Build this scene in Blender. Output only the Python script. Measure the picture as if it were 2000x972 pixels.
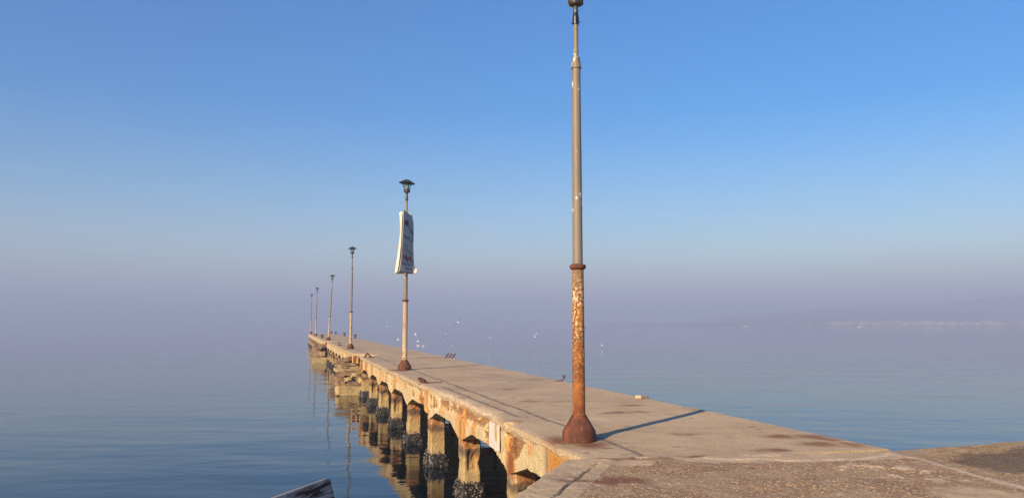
import bpy, bmesh, math, random
import numpy as np
from mathutils import Vector, Matrix

for o in list(bpy.data.objects):
    bpy.data.objects.remove(o)
S = bpy.context.scene
C = S.collection
R = math.radians

# ------------------------------------------------------------------ camera, sky, sun, exposure
CAM_H = 1.6                      # eye height above the pier deck (z = 0)
WATER = -1.95                    # water level
PITCH = math.atan(147 / 1500)
cam = bpy.data.cameras.new('camera')
cam.sensor_width = 36
cam.lens = 27.0
cam.clip_start = 0.05
cam.clip_end = 30000
co = bpy.data.objects.new('camera', cam)
co.location = (0, 0, CAM_H)
co.rotation_euler = (math.pi / 2 + PITCH, 0, 0)
C.objects.link(co)
S.camera = co

SUN_EL = R(24)
SUN_DIR = Vector((-0.58, -0.815, 0)).normalized() * math.cos(SUN_EL) + Vector((0, 0, math.sin(SUN_EL)))
SUN_AZ = math.atan2(SUN_DIR.x, SUN_DIR.y)
w = bpy.data.worlds.new('World')
S.world = w
w.use_nodes = True
nt = w.node_tree
bg = nt.nodes['Background']
sky = nt.nodes.new('ShaderNodeTexSky')
sky.sky_type = 'NISHITA'
sky.sun_disc = False
sky.sun_elevation = SUN_EL
sky.sun_rotation = SUN_AZ
sky.air_density = 1.3
sky.dust_density = 0.3
sky.ozone_density = 4.0
hs = nt.nodes.new('ShaderNodeHueSaturation')
hs.inputs['Saturation'].default_value = 1.60
hs.inputs['Hue'].default_value = 0.511
nt.links.new(sky.outputs[0], hs.inputs['Color'])
nt.links.new(hs.outputs[0], bg.inputs['Color'])
bg.inputs['Strength'].default_value = 0.097

sl = bpy.data.lights.new('sun', 'SUN')
sl.energy = 5.0
sl.angle = R(0.6)
sl.color = (1.0, 0.76, 0.49)
so = bpy.data.objects.new('sun', sl)
so.rotation_euler = SUN_DIR.to_track_quat('Z', 'Y').to_euler()
so.location = SUN_DIR * 50
C.objects.link(so)

S.view_settings.view_transform = 'Standard'
S.view_settings.look = 'None'
S.view_settings.gamma = 1
S.view_settings.use_curve_mapping = False
S.view_settings.exposure = 0.76
HAZE_DENSITY = 0.00098
HAZE_COLOR = (0.575, 0.69, 1.0)
HAZE_TOP = 158.0
S.cycles.volume_bounces = 0
S.cycles.max_bounces = 8
S.cycles.transparent_max_bounces = 16
S.cycles.use_denoising = True

# ------------------------------------------------------------------ helpers
def ray(x, y):
    a = (x - 1000) / 1500; b = (486 - y) / 1500
    return Vector((a, math.cos(PITCH) - b * math.sin(PITCH), math.sin(PITCH) + b * math.cos(PITCH)))
def on_plane(x, y, z):           # photo sight line met with a level z
    d = ray(x, y); t = (z - CAM_H) / d.z
    return Vector((d.x * t, d.y * t, z))
def at_dist(x, y, dist):
    d = ray(x, y); t = dist / d.y
    return Vector((d.x * t, d.y * t, CAM_H + d.z * t))

def _h(i, j, k, s):
    n = (i.astype(np.int64) * 374761393 + j.astype(np.int64) * 668265263 + k.astype(np.int64) * 2147483647 + s * 1274126177) & 0xFFFFFFFF
    n = ((n ^ (n >> 13)) * 1274126177) & 0xFFFFFFFF
    n = ((n ^ (n >> 16)) * 2246822519) & 0xFFFFFFFF
    return ((n ^ (n >> 15)) & 0xFFFFFF) / float(0xFFFFFF)
def vn(x, y, z=0, s=0):          # value noise 0..1
    x, y, z = np.broadcast_arrays(np.asarray(x, float), np.asarray(y, float), np.asarray(z, float))
    i, j, k = np.floor(x), np.floor(y), np.floor(z)
    f, g, h = x - i, y - j, z - k
    f = f * f * (3 - 2 * f); g = g * g * (3 - 2 * g); h = h * h * (3 - 2 * h)
    r = 0
    for a in (0, 1):
        for b in (0, 1):
            for c in (0, 1):
                r = r + _h(i + a, j + b, k + c, s) * (f if a else 1 - f) * (g if b else 1 - g) * (h if c else 1 - h)
    return r
def fbm(x, y, z=0, s=0, o=4):
    r = 0; a = 0.5; t = 0
    x = np.asarray(x, float); y = np.asarray(y, float); z = np.asarray(z, float)
    for q in range(o):
        r = r + a * vn(x, y, z, s + q * 17); t += a
        x, y, z, a = x * 2.03, y * 2.03, z * 2.03, a * 0.5
    return r / t
def sst(a, b, x):
    t = np.clip((np.asarray(x, float) - a) / (b - a), 0, 1)
    return t * t * (3 - 2 * t)

def link_mesh(name, me, m=None, parent=None):
    o = bpy.data.objects.new(name, me)
    C.objects.link(o)
    if m is not None and not me.materials: me.materials.append(m)
    if parent is not None: o.parent = parent
    return o
def pydata(name, V, F, m=None, parent=None, attrs=None, smooth=False):
    me = bpy.data.meshes.new(name)
    me.from_pydata([tuple(map(float, p)) for p in V], [], [tuple(map(int, f)) for f in F])
    if attrs:
        for k, v in attrs.items():
            at = me.attributes.new(k, 'FLOAT', 'POINT')
            at.data.foreach_set('value', np.asarray(v, np.float32).ravel())
    if smooth: me.polygons.foreach_set('use_smooth', [True] * len(me.polygons))
    me.update()
    return link_mesh(name, me, m, parent)
def grid_faces(n, m, closed=False, off=0):
    F = []
    mm = m if closed else m - 1
    for i in range(n - 1):
        for j in range(mm):
            k = (j + 1) % m
            F.append((off + i * m + j, off + i * m + k, off + (i + 1) * m + k, off + (i + 1) * m + j))
    return F
def from_bm(name, bm, m=None, parent=None, smooth=False):
    bmesh.ops.recalc_face_normals(bm, faces=bm.faces)
    me = bpy.data.meshes.new(name); bm.to_mesh(me); bm.free()
    if smooth: me.polygons.foreach_set('use_smooth', [True] * len(me.polygons))
    return link_mesh(name, me, m, parent)
def lathe(name, prof, m, parent=None, seg=28, smooth=True, bm_extra=None):
    bm = bmesh.new()
    rings = []
    for r, z in prof:
        rings.append([bm.verts.new((r * math.cos(2 * math.pi * k / seg), r * math.sin(2 * math.pi * k / seg), z)) for k in range(seg)])
    for a, b in zip(rings, rings[1:]):
        for k in range(seg):
            bm.faces.new((a[k], a[(k + 1) % seg], b[(k + 1) % seg], b[k]))
    bm.faces.new(rings[0]); bm.faces.new(rings[-1])
    if bm_extra: bm_extra(bm)
    o = from_bm(name, bm, m, parent, smooth)
    if smooth:
        try: o.data.set_sharp_from_angle(angle=R(35))
        except Exception: pass
    return o
def bm_box(bm, c, s, rot=None, bevel=0.0):
    q = bmesh.ops.create_cube(bm, size=1)
    M = Matrix.Translation(c) @ (rot.to_4x4() if rot else Matrix()) @ Matrix.Diagonal((*s, 1))
    bmesh.ops.transform(bm, matrix=M, verts=q['verts'])
    if bevel:
        es = {e for v in q['verts'] for e in v.link_edges}
        bmesh.ops.bevel(bm, geom=list(es), offset=bevel, segments=2, affect='EDGES')
def tube(bm, pts, rad, seg=8, caps=True):
    pts = [Vector(p) for p in pts]; prev = None
    up = Vector((0, 0, 1))
    for i, p in enumerate(pts):
        d = (pts[min(i + 1, len(pts) - 1)] - pts[max(i - 1, 0)]).normalized()
        a = d.cross(up if abs(d.z) < 0.95 else Vector((1, 0, 0))).normalized(); b = d.cross(a)
        rr = rad[i] if isinstance(rad, (list, tuple)) else rad
        ring = [bm.verts.new(p + (a * math.cos(t) + b * math.sin(t)) * rr) for t in (2 * math.pi * k / seg for k in range(seg))]
        if prev:
            for k in range(seg): bm.faces.new((prev[k], prev[(k + 1) % seg], ring[(k + 1) % seg], ring[k]))
        elif caps: bm.faces.new(ring)
        prev = ring
    if caps: bm.faces.new(prev)
def tag(o, label=None, cat=None, group=None, kind=None):
    if label: o['label'] = label
    if cat: o['category'] = cat
    if group: o['group'] = group
    if kind: o['kind'] = kind
    return o
def empty(name, loc=(0, 0, 0), rz=0):
    o = bpy.data.objects.new(name, None); C.objects.link(o)
    o.empty_display_size = 0.3
    o.location = loc; o.rotation_euler = (0, 0, rz)
    return o
def copy_tree(o, parent=None):
    c = o.copy(); C.objects.link(c)
    if parent: c.parent = parent
    for ch in list(o.children): copy_tree(ch, c)
    return c

# ------------------------------------------------------------------ material helpers
class NT:
    def __init__(s, name):
        s.m = bpy.data.materials.new(name); s.m.use_nodes = True
        s.t = s.m.node_tree; s.p = s.t.nodes['Principled BSDF']; s.out = s.t.nodes['Material Output']
        s.tc = s.t.nodes.new('ShaderNodeTexCoord')
        s.obj = s.tc.outputs['Object']
    def set(s, inp, v):
        if hasattr(v, 'links'): s.t.links.new(v, inp)
        elif isinstance(v, (tuple, list)) and len(v) == 3 and inp.type == 'RGBA': inp.default_value = (*v, 1)
        else: inp.default_value = v
    def node(s, typ, props=None, **ins):
        n = s.t.nodes.new(typ)
        for k, v in (props or {}).items(): setattr(n, k, v)
        for k, v in ins.items(): s.set(n.inputs[k], v)
        return n
    def rnd(s, amount=37.0):     # object coordinates shifted per object
        oi = s.node('ShaderNodeObjectInfo')
        ml = s.node('ShaderNodeVectorMath', {'operation': 'SCALE'})
        cv = s.node('ShaderNodeCombineXYZ', X=oi.outputs['Random'], Y=oi.outputs['Random'], Z=oi.outputs['Random'])
        s.t.links.new(cv.outputs[0], ml.inputs[0]); ml.inputs['Scale'].default_value = amount
        ad = s.node('ShaderNodeVectorMath', {'operation': 'ADD'})
        s.t.links.new(s.obj, ad.inputs[0]); s.t.links.new(ml.outputs[0], ad.inputs[1])
        return ad.outputs[0]
    def map(s, vec, scale=(1, 1, 1), rot=(0, 0, 0)):
        n = s.node('ShaderNodeMapping'); s.t.links.new(vec, n.inputs[0])
        n.inputs['Scale'].default_value = scale; n.inputs['Rotation'].default_value = rot
        return n.outputs[0]
    def noise(s, vec, scale, detail=4, rough=0.55, dist=0):
        n = s.node('ShaderNodeTexNoise', Vector=vec, Scale=scale, Detail=detail, Roughness=rough, Distortion=dist)
        return n.outputs[0]
    def vor(s, vec, scale, feature='F1', out='Distance', rand=1.0):
        n = s.node('ShaderNodeTexVoronoi', {'feature': feature}, Vector=vec, Scale=scale, Randomness=rand)
        return n.outputs[out]
    def ramp(s, fac, stops, interp='LINEAR'):
        n = s.node('ShaderNodeValToRGB', Fac=fac); cr = n.color_ramp; cr.interpolation = interp
        while len(cr.elements) < len(stops): cr.elements.new(0.5)
        for e, (p, c) in zip(cr.elements, stops):
            e.position = p
            e.color = (c, c, c, 1) if isinstance(c, (int, float)) else (*c, 1)
        return n.outputs[0]
    def sm(s, fac, a, b):        # smooth step
        n = s.node('ShaderNodeMapRange', {'interpolation_type': 'SMOOTHSTEP'})
        s.set(n.inputs['Value'], fac); n.inputs['From Min'].default_value = a; n.inputs['From Max'].default_value = b
        return n.outputs[0]
    def mix(s, fac, a, b, blend='MIX'):
        n = s.node('ShaderNodeMix', {'data_type': 'RGBA', 'blend_type': blend})
        s.set(n.inputs[0], fac); s.set(n.inputs[6], a); s.set(n.inputs[7], b)
        return n.outputs[2]
    def math(s, op, a, b=0.0, clamp=False):
        n = s.node('ShaderNodeMath', {'operation': op, 'use_clamp': clamp}); s.set(n.inputs[0], a); s.set(n.inputs[1], b)
        return n.outputs[0]
    def attr(s, name): return s.node('ShaderNodeAttribute', {'attribute_name': name}).outputs['Fac']
    def sep(s, vec): return s.node('ShaderNodeSeparateXYZ', Vector=vec).outputs
    def bump(s, h, dist=0.01, strength=1.0, prev=None):
        n = s.node('ShaderNodeBump', Height=h, Distance=dist, Strength=strength)
        if prev: s.t.links.new(prev, n.inputs['Normal'])
        return n.outputs[0]
    def done(s, col=None, rough=None, nrm=None, **kw):
        if col is not None: s.set(s.p.inputs['Base Color'], col)
        if rough is not None: s.set(s.p.inputs['Roughness'], rough)
        if nrm is not None: s.set(s.p.inputs['Normal'], nrm)
        for k, v in kw.items(): s.set(s.p.inputs[k.replace('_', ' ')], v)
        return s.m

# pier frame: v across (left edge 3.46, right edge 7.59), u along
ANG = math.atan(0.29)
AV = Vector((math.cos(ANG), math.sin(ANG), 0)); AU = Vector((-math.sin(ANG), math.cos(ANG), 0))
V0, U0 = 5.525, 9.4
def world_vu(v, u, z=0.0): return AV * v + AU * u + Vector((0, 0, z))
PU0 = 8.4; PU1 = 141.0; VL, VR = 3.46, 7.59

# ---- materials
def mat_deck():
    n = NT('pier_deck_concrete')
    x = n.obj
    big = n.noise(x, 0.55, 5, 0.6); mid = n.noise(n.map(x, (1, 0.6, 1)), 3.2, 6, 0.62); fine = n.noise(x, 38, 4, 0.65)
    col = n.ramp(big, [(0.30, (0.40, 0.275, 0.145)), (0.5, (0.51, 0.365, 0.195)), (0.72, (0.59, 0.435, 0.245))])
    col = n.mix(n.math('MULTIPLY', n.sm(mid, 0.5, 0.72), 0.5), col, (0.33, 0.225, 0.15))
    col = n.mix(n.math('MULTIPLY', n.sm(fine, 0.54, 0.66), 0.75), col, (0.66, 0.52, 0.38))
    col = n.mix(n.math('MULTIPLY', n.sm(fine, 0.47, 0.36), 0.75), col, (0.22, 0.145, 0.095))
    pit = n.noise(x, 14, 5, 0.7)
    col = n.mix(n.math('MULTIPLY', n.sm(pit, 0.60, 0.68), 0.55), col, (0.20, 0.125, 0.08))
    st = n.noise(n.map(x, (0.55, 1.0, 1)), 1.15, 5, 0.6, 0.3)     # rust brown stains
    col = n.mix(n.math('MULTIPLY', n.sm(st, 0.63, 0.72), 0.75), col, (0.17, 0.082, 0.045))
    st2 = n.noise(n.map(x, (1.5, 3.0, 1)), 1.6, 3, 0.5)
    col = n.mix(n.math('MULTIPLY', n.sm(st2, 0.675, 0.72), 0.9), col, (0.11, 0.062, 0.038))
    ds = n.noise(n.map(x, (1.6, 9.0, 1)), 1.3, 4, 0.6)
    col = n.mix(n.math('MULTIPLY', n.sm(ds, 0.665, 0.70), 0.8), col, (0.13, 0.075, 0.048))
    pt = n.noise(n.map(x, (0.5, 0.35, 1)), 1.0, 4, 0.55)
    col = n.mix(n.math('MULTIPLY', n.sm(pt, 0.52, 0.62), 0.28), col, (0.30, 0.21, 0.14))
    sx = n.sep(x)
    wob = n.math('MULTIPLY', n.math('SUBTRACT', n.noise(x, 1.3, 3), 0.5), 0.16)
    wid = n.math('ADD', 0.032, n.math('MULTIPLY', n.noise(x, 6, 2), 0.085))
    def line(coord, pos, lo=None, hi=None, along=None):
        d = n.math('ABSOLUTE', n.math('ADD', n.math('SUBTRACT', coord, pos), wob))
        k = n.math('SUBTRACT', 1.0, n.math('DIVIDE', d, wid), clamp=True)
        if lo is not None:
            k = n.math('MULTIPLY', k, n.math('MULTIPLY', n.math('GREATER_THAN', along, lo), n.math('LESS_THAN', along, hi)))
        return k
    j = line(sx[0], 4.27 - V0)
    j = n.math('MAXIMUM', j, line(sx[0], 3.90 - V0, 13.0 - U0, 19.6 - U0, sx[1]))
    for uu, lo, hi in ((27.9, 3.4, 5.2), (36.5, 3.4, 7.6), (51.0, 3.4, 7.6), (66.0, 3.4, 7.6), (21.6, 4.3, 7.6), (15.3, 5.2, 6.6)):
        j = n.math('MAXIMUM', j, line(sx[1], uu - U0, lo - V0, hi - V0, sx[0]))
    col = n.mix(n.math('MULTIPLY', n.math('MULTIPLY', n.sm(j, 0.0, 0.8), n.sm(pit, 0.30, 0.55)), 0.8), col, (0.15, 0.10, 0.065))
    lp = n.attr('lip')                                             # worn pale arris along the broken edge
    col = n.mix(n.math('MULTIPLY', lp, 0.7), col, n.ramp(fine, [(0.38, (0.30, 0.215, 0.13)), (0.6, (0.66, 0.53, 0.36))]))
    col = n.mix(n.math('MULTIPLY', n.attr('rust'), n.sm(mid, 0.25, 0.6)), col, (0.20, 0.075, 0.025))
    hgt = n.math('ADD', n.math('MULTIPLY', mid, 0.5), n.math('MULTIPLY', fine, 0.35))
    nb = n.bump(hgt, 0.022, 0.8)
    nb = n.bump(n.math('MULTIPLY', n.sm(j, 0, 1.0), -1.0), 0.012, 0.8, nb)
    return n.done(col, 0.92, nb)
def mat_beam():
    n = NT('stained_beam_concrete')
    x = n.obj
    big = n.noise(x, 0.9, 4, 0.6); mid = n.noise(x, 7, 6, 0.7); fine = n.noise(x, 60, 4, 0.75)
    st1 = n.noise(n.map(x, (7, 7, 0.5)), 1.0, 6, 0.65); st2 = n.noise(n.map(x, (26, 26, 1.6)), 1.0, 5, 0.7)
    col = n.ramp(big, [(0.3, (0.54, 0.42, 0.21)), (0.55, (0.66, 0.53, 0.29)), (0.75, (0.72, 0.61, 0.39))])
    col = n.mix(n.math('MULTIPLY', n.sm(st1, 0.53, 0.70), 0.7), col, (0.56, 0.31, 0.07))
    col = n.mix(n.math('MULTIPLY', n.sm(st2, 0.55, 0.72), 0.5), col, (0.38, 0.20, 0.06))
    col = n.mix(n.math('MULTIPLY', n.sm(st2, 0.46, 0.32), 0.65), col, (0.74, 0.66, 0.48))
    col = n.mix(n.math('MULTIPLY', n.sm(fine, 0.49, 0.37), 0.8), col, (0.22, 0.13, 0.06))
    col = n.mix(n.math('MULTIPLY', n.sm(fine, 0.55, 0.68), 0.6), col, (0.78, 0.70, 0.54))
    pk = n.noise(n.map(x, (1, 1, 0.55)), 20, 6, 0.75)
    col = n.mix(n.math('MULTIPLY', n.sm(pk, 0.59, 0.68), 0.7), col, (0.26, 0.13, 0.05))
    ru = n.math('ADD', n.attr('rust'), n.math('MULTIPLY', n.math('SUBTRACT', st1, 0.5), 1.0))
    ru = n.math('ADD', ru, n.math('MULTIPLY', n.math('SUBTRACT', st2, 0.5), 1.3))
    tone = n.mix(n.sm(st2, 0.40, 0.62), (0.64, 0.32, 0.06), (0.46, 0.15, 0.02))
    col = n.mix(n.math('MULTIPLY', n.sm(ru, 0.12, 0.70), 0.85), col, tone)
    hv = n.math('ADD', ru, n.math('MULTIPLY', n.math('SUBTRACT', pk, 0.5), 1.4))
    col = n.mix(n.math('MULTIPLY', n.sm(hv, 0.70, 1.15), 0.9), col, n.mix(n.sm(fine, 0.42, 0.6), (0.13, 0.04, 0.014), (0.30, 0.09, 0.02)))
    dk = n.math('ADD', n.attr('spall'), n.math('MULTIPLY', n.math('SUBTRACT', pk, 0.5), 1.6))
    col = n.mix(n.math('MULTIPLY', n.sm(dk, 0.40, 0.75), 0.85), col, n.mix(n.sm(n.noise(x, 34, 4, 0.75), 0.44, 0.58), (0.09, 0.032, 0.014), (0.40, 0.20, 0.07)))
    pz = n.math('ADD', n.sep(x)[1], n.math('MULTIPLY', n.math('SUBTRACT', mid, 0.5), 0.12))
    col = n.mix(n.math('MULTIPLY', n.sm(pz, 10.22 - U0, 10.12 - U0), 0.75), col, n.mix(n.sm(fine, 0.42, 0.58), (0.42, 0.17, 0.025), (0.66, 0.33, 0.06)))
    col = n.mix(n.math('MULTIPLY', n.math('MULTIPLY', n.sm(pz, 10.16 - U0, 10.24 - U0), n.sm(pz, 10.50 - U0, 10.30 - U0)), 0.55), col, (0.20, 0.15, 0.10))
    nb = n.bump(n.math('ADD', n.math('ADD', n.math('MULTIPLY', mid, 0.6), n.math('MULTIPLY', pk, 0.6)), n.math('MULTIPLY', fine, 0.35)), 0.03, 1.0)
    return n.done(col, 0.9, nb)
def mat_column():
    n = NT('column_concrete')
    x = n.rnd(); z = n.sep(n.obj)[2]
    mid = n.noise(x, 6, 6, 0.65); fine = n.noise(x, 50, 4, 0.7)
    streak = n.noise(n.map(x, (7, 7, 0.7)), 1.0, 4, 0.6)
    col = n.ramp(mid, [(0.3, (0.17, 0.10, 0.05)), (0.52, (0.36, 0.26, 0.14)), (0.75, (0.55, 0.44, 0.27))])
    ru = n.math('ADD', n.attr('rust'), n.math('MULTIPLY', n.math('SUBTRACT', streak, 0.5), 1.2))
    col = n.mix(n.math('MULTIPLY', n.sm(ru, 0.18, 0.60), 0.9), col, n.ramp(mid, [(0.35, (0.10, 0.03, 0.012)), (0.55, (0.30, 0.10, 0.025)), (0.7, (0.44, 0.20, 0.05))]))
    upz = n.math('MULTIPLY', n.sm(z, 0.80, 1.0), n.sm(n.noise(n.map(x, (1.2, 1.2, 0.8)), 2.6, 5, 0.65), 0.38, 0.56))
    col = n.mix(n.math('MULTIPLY', upz, 0.9), col, n.ramp(mid, [(0.35, (0.11, 0.04, 0.015)), (0.52, (0.34, 0.12, 0.03)), (0.68, (0.50, 0.27, 0.09))]))
    alg = n.math('ADD', z, n.math('MULTIPLY', n.math('SUBTRACT', mid, 0.5), 0.35))
    al = n.math('MULTIPLY', n.sm(alg, 0.95, 0.72), n.sm(alg, 0.30, 0.42))   # yellow green tide growth
    col = n.mix(n.math('MULTIPLY', al, 0.6), col, (0.46, 0.33, 0.13))
    col = n.mix(n.math('MULTIPLY', n.math('MULTIPLY', n.sm(alg, 0.80, 0.92), n.sm(alg, 1.08, 0.96)), 0.8), col, (0.085, 0.06, 0.045))
    col = n.mix(n.math('MULTIPLY', n.sm(fine, 0.48, 0.34), 0.5), col, (0.16, 0.11, 0.06))
    nb = n.bump(n.math('ADD', n.math('MULTIPLY', mid, 0.7), n.math('MULTIPLY', fine, 0.35)), 0.02, 0.9)
    return n.done(col, 0.88, nb)
def mat_mussel():
    n = NT('mussel_shell')
    c = n.attr('shade')
    col = n.ramp(c, [(0.0, (0.012, 0.011, 0.013)), (0.45, (0.03, 0.026, 0.026)), (0.68, (0.10, 0.075, 0.05)), (0.84, (0.30, 0.25, 0.20)), (1.0, (0.62, 0.58, 0.52))])
    return n.done(col, 0.5)
def mat_rubble():
    n = NT('broken_concrete')
    x = n.rnd()
    mid = n.noise(x, 3.5, 6, 0.65); fine = n.noise(x, 40, 4, 0.7); big = n.noise(x, 0.9, 3)
    col = n.ramp(mid, [(0.3, (0.10, 0.055, 0.028)), (0.52, (0.25, 0.155, 0.075)), (0.72, (0.44, 0.31, 0.155))])
    col = n.mix(n.sm(big, 0.5, 0.65), col, n.mix(0.5, col, (0.15, 0.13, 0.11)))
    col = n.mix(n.math('MULTIPLY', n.sm(n.noise(x, 1.7, 4), 0.54, 0.66), 0.7), col, (0.26, 0.095, 0.03))
    col = n.mix(n.math('MULTIPLY', n.sm(fine, 0.48, 0.34), 0.5), col, (0.10, 0.07, 0.04))
    nb = n.bump(n.math('ADD', mid, n.math('MULTIPLY', fine, 0.3)), 0.03, 0.9)
    return n.done(col, 0.9, nb)
def mat_pale_slab():
    n = NT('pale_algae_concrete')
    x = n.rnd()
    mid = n.noise(x, 4, 6, 0.65); fine = n.noise(x, 40, 4, 0.7)
    col = n.ramp(mid, [(0.3, (0.26, 0.17, 0.07)), (0.55, (0.50, 0.38, 0.17)), (0.72, (0.62, 0.51, 0.28))])
    col = n.mix(n.math('MULTIPLY', n.sm(fine, 0.48, 0.34), 0.5), col, (0.20, 0.14, 0.06))
    return n.done(col, 0.9, n.bump(mid, 0.04, 0.9))
def mat_quay():
    n = NT('exposed_aggregate_concrete')
    x = n.obj
    big = n.noise(x, 0.7, 4, 0.6); mid = n.noise(x, 4, 5, 0.6); fine = n.noise(x, 60, 3, 0.6)
    wx = n.node('ShaderNodeMix', {'data_type': 'VECTOR'})
    cell = n.vor(x, 62, 'F1', 'Color'); dist = n.vor(x, 62, 'F1', 'Distance'); cell2 = n.vor(x, 30, 'F1', 'Color'); dist2 = n.vor(x, 30, 'F1', 'Distance')
    cs = n.sep(cell)[0]; cs2 = n.sep(cell2)[1]
    peb = n.ramp(cs, [(0.0, (0.17, 0.10, 0.065)), (0.3, (0.33, 0.205, 0.135)), (0.6, (0.46, 0.31, 0.21)), (0.85, (0.56, 0.41, 0.29)), (0.97, (0.70, 0.58, 0.45))])
    peb = n.mix(n.math('MULTIPLY', n.sm(dist, 0.28, 0.56), 0.9), peb, (0.09, 0.055, 0.035))
    peb2 = n.ramp(cs2, [(0.0, (0.15, 0.095, 0.065)), (0.5, (0.37, 0.245, 0.17)), (1.0, (0.56, 0.43, 0.32))])
    peb = n.mix(n.math('MULTIPLY', n.sm(cs2, 0.62, 0.66), n.sm(dist2, 0.55, 0.40)), peb, peb2)
    tint = n.ramp(big, [(0.32, (0.95, 0.76, 0.50)), (0.5, (1.2, 1.02, 0.70)), (0.7, (1.35, 1.16, 0.78))])
    rough_c = n.mix(1.0, peb, tint, 'MULTIPLY')
    rough_c = n.mix(n.math('ADD', 0.22, n.math('MULTIPLY', n.sm(n.noise(x, 1.1, 5, 0.6), 0.42, 0.62), 0.45)), rough_c, (0.37, 0.27, 0.15))
    rough_c = n.mix(n.math('MULTIPLY', n.sm(mid, 0.50, 0.68), 0.7), rough_c, (0.40, 0.29, 0.17))
    red = n.noise(x, 1.4, 4, 0.6)
    rough_c = n.mix(n.math('MULTIPLY', n.sm(red, 0.57, 0.68), 0.4), rough_c, (0.25, 0.13, 0.075))
    rough_c = n.mix(n.math('MULTIPLY', n.sm(n.vor(x, 30, 'F1', 'Distance'), 0.26, 0.16), n.math('GREATER_THAN', n.sep(n.vor(x, 30, 'F1', 'Color'))[0], 0.82)), rough_c, (0.74, 0.62, 0.48))
    lich = n.noise(x, 5.5, 5, 0.65)
    rough_c = n.mix(n.math('MULTIPLY', n.math('MULTIPLY', n.sm(lich, 0.54, 0.64), n.attr('moss')), 0.8), rough_c, (0.42, 0.27, 0.08))
    smooth_c = n.ramp(n.noise(x, 3, 6, 0.65), [(0.3, (0.35, 0.25, 0.14)), (0.55, (0.48, 0.35, 0.20)), (0.75, (0.56, 0.425, 0.255))])
    smooth_c = n.mix(n.math('MULTIPLY', n.sm(fine, 0.46, 0.34), 0.5), smooth_c, (0.16, 0.11, 0.085))
    smooth_c = n.mix(n.math('MULTIPLY', n.sm(fine, 0.56, 0.68), 0.4), smooth_c, (0.48, 0.40, 0.33))
    sm_ = n.math('ADD', n.attr('smoothness'), n.math('MULTIPLY', n.math('SUBTRACT', mid, 0.5), 0.6))
    smk = n.sm(sm_, 0.35, 0.6)
    col = n.mix(smk, rough_c, smooth_c)
    dk = n.math('ADD', n.attr('dark'), n.math('MULTIPLY', n.math('SUBTRACT', n.noise(x, 3.0, 6, 0.7), 0.5), 2.2))
    col = n.mix(n.math('MULTIPLY', n.sm(dk, 0.40, 0.95), 0.85), col, n.mix(0.25, (0.045, 0.030, 0.018), col))
    col = n.mix(n.math('MULTIPLY', n.attr('mortar'), n.sm(mid, 0.30, 0.5)), col, n.ramp(fine, [(0.35, (0.36, 0.27, 0.19)), (0.6, (0.56, 0.45, 0.33))]))
    col = n.mix(n.math('MULTIPLY', n.attr('crack'), 0.85), col, (0.03, 0.02, 0.016))
    col = n.mix(n.math('MULTIPLY', n.attr('rust'), n.sm(mid, 0.3, 0.55)), col, (0.17, 0.055, 0.025))
    h = n.math('ADD', n.math('MULTIPLY', n.math('SUBTRACT', 1.0, dist), n.math('SUBTRACT', 1.0, n.math('MULTIPLY', smk, 0.85))), n.math('MULTIPLY', mid, 0.6))
    nb = n.bump(h, 0.007, 0.85)
    nb = n.bump(fine, 0.003, 0.8, nb)
    return n.done(col, 0.93, nb)
def mat_rust(name='rusty_iron', bright=1.0):
    n = NT(name)
    x = n.rnd()
    a = n.noise(x, 5, 6, 0.65); b = n.noise(n.map(x, (1, 1, 0.45)), 13, 5, 0.65); f = n.noise(x, 70, 3)
    col = n.ramp(a, [(0.3, (0.045, 0.016, 0.010)), (0.5, (0.105, 0.033, 0.016)), (0.7, (0.19, 0.060, 0.022))])
    col = n.mix(n.math('MULTIPLY', n.sm(b, 0.56, 0.68), 0.8), col, (0.33, 0.115, 0.03))
    col = n.mix(n.math('MULTIPLY', n.sm(b, 0.42, 0.32), 0.5), col, (0.11, 0.065, 0.055))
    nb = n.bump(n.math('ADD', b, n.math('MULTIPLY', f, 0.4)), 0.012, 0.7)
    return n.done(col, 0.82, nb)
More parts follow.
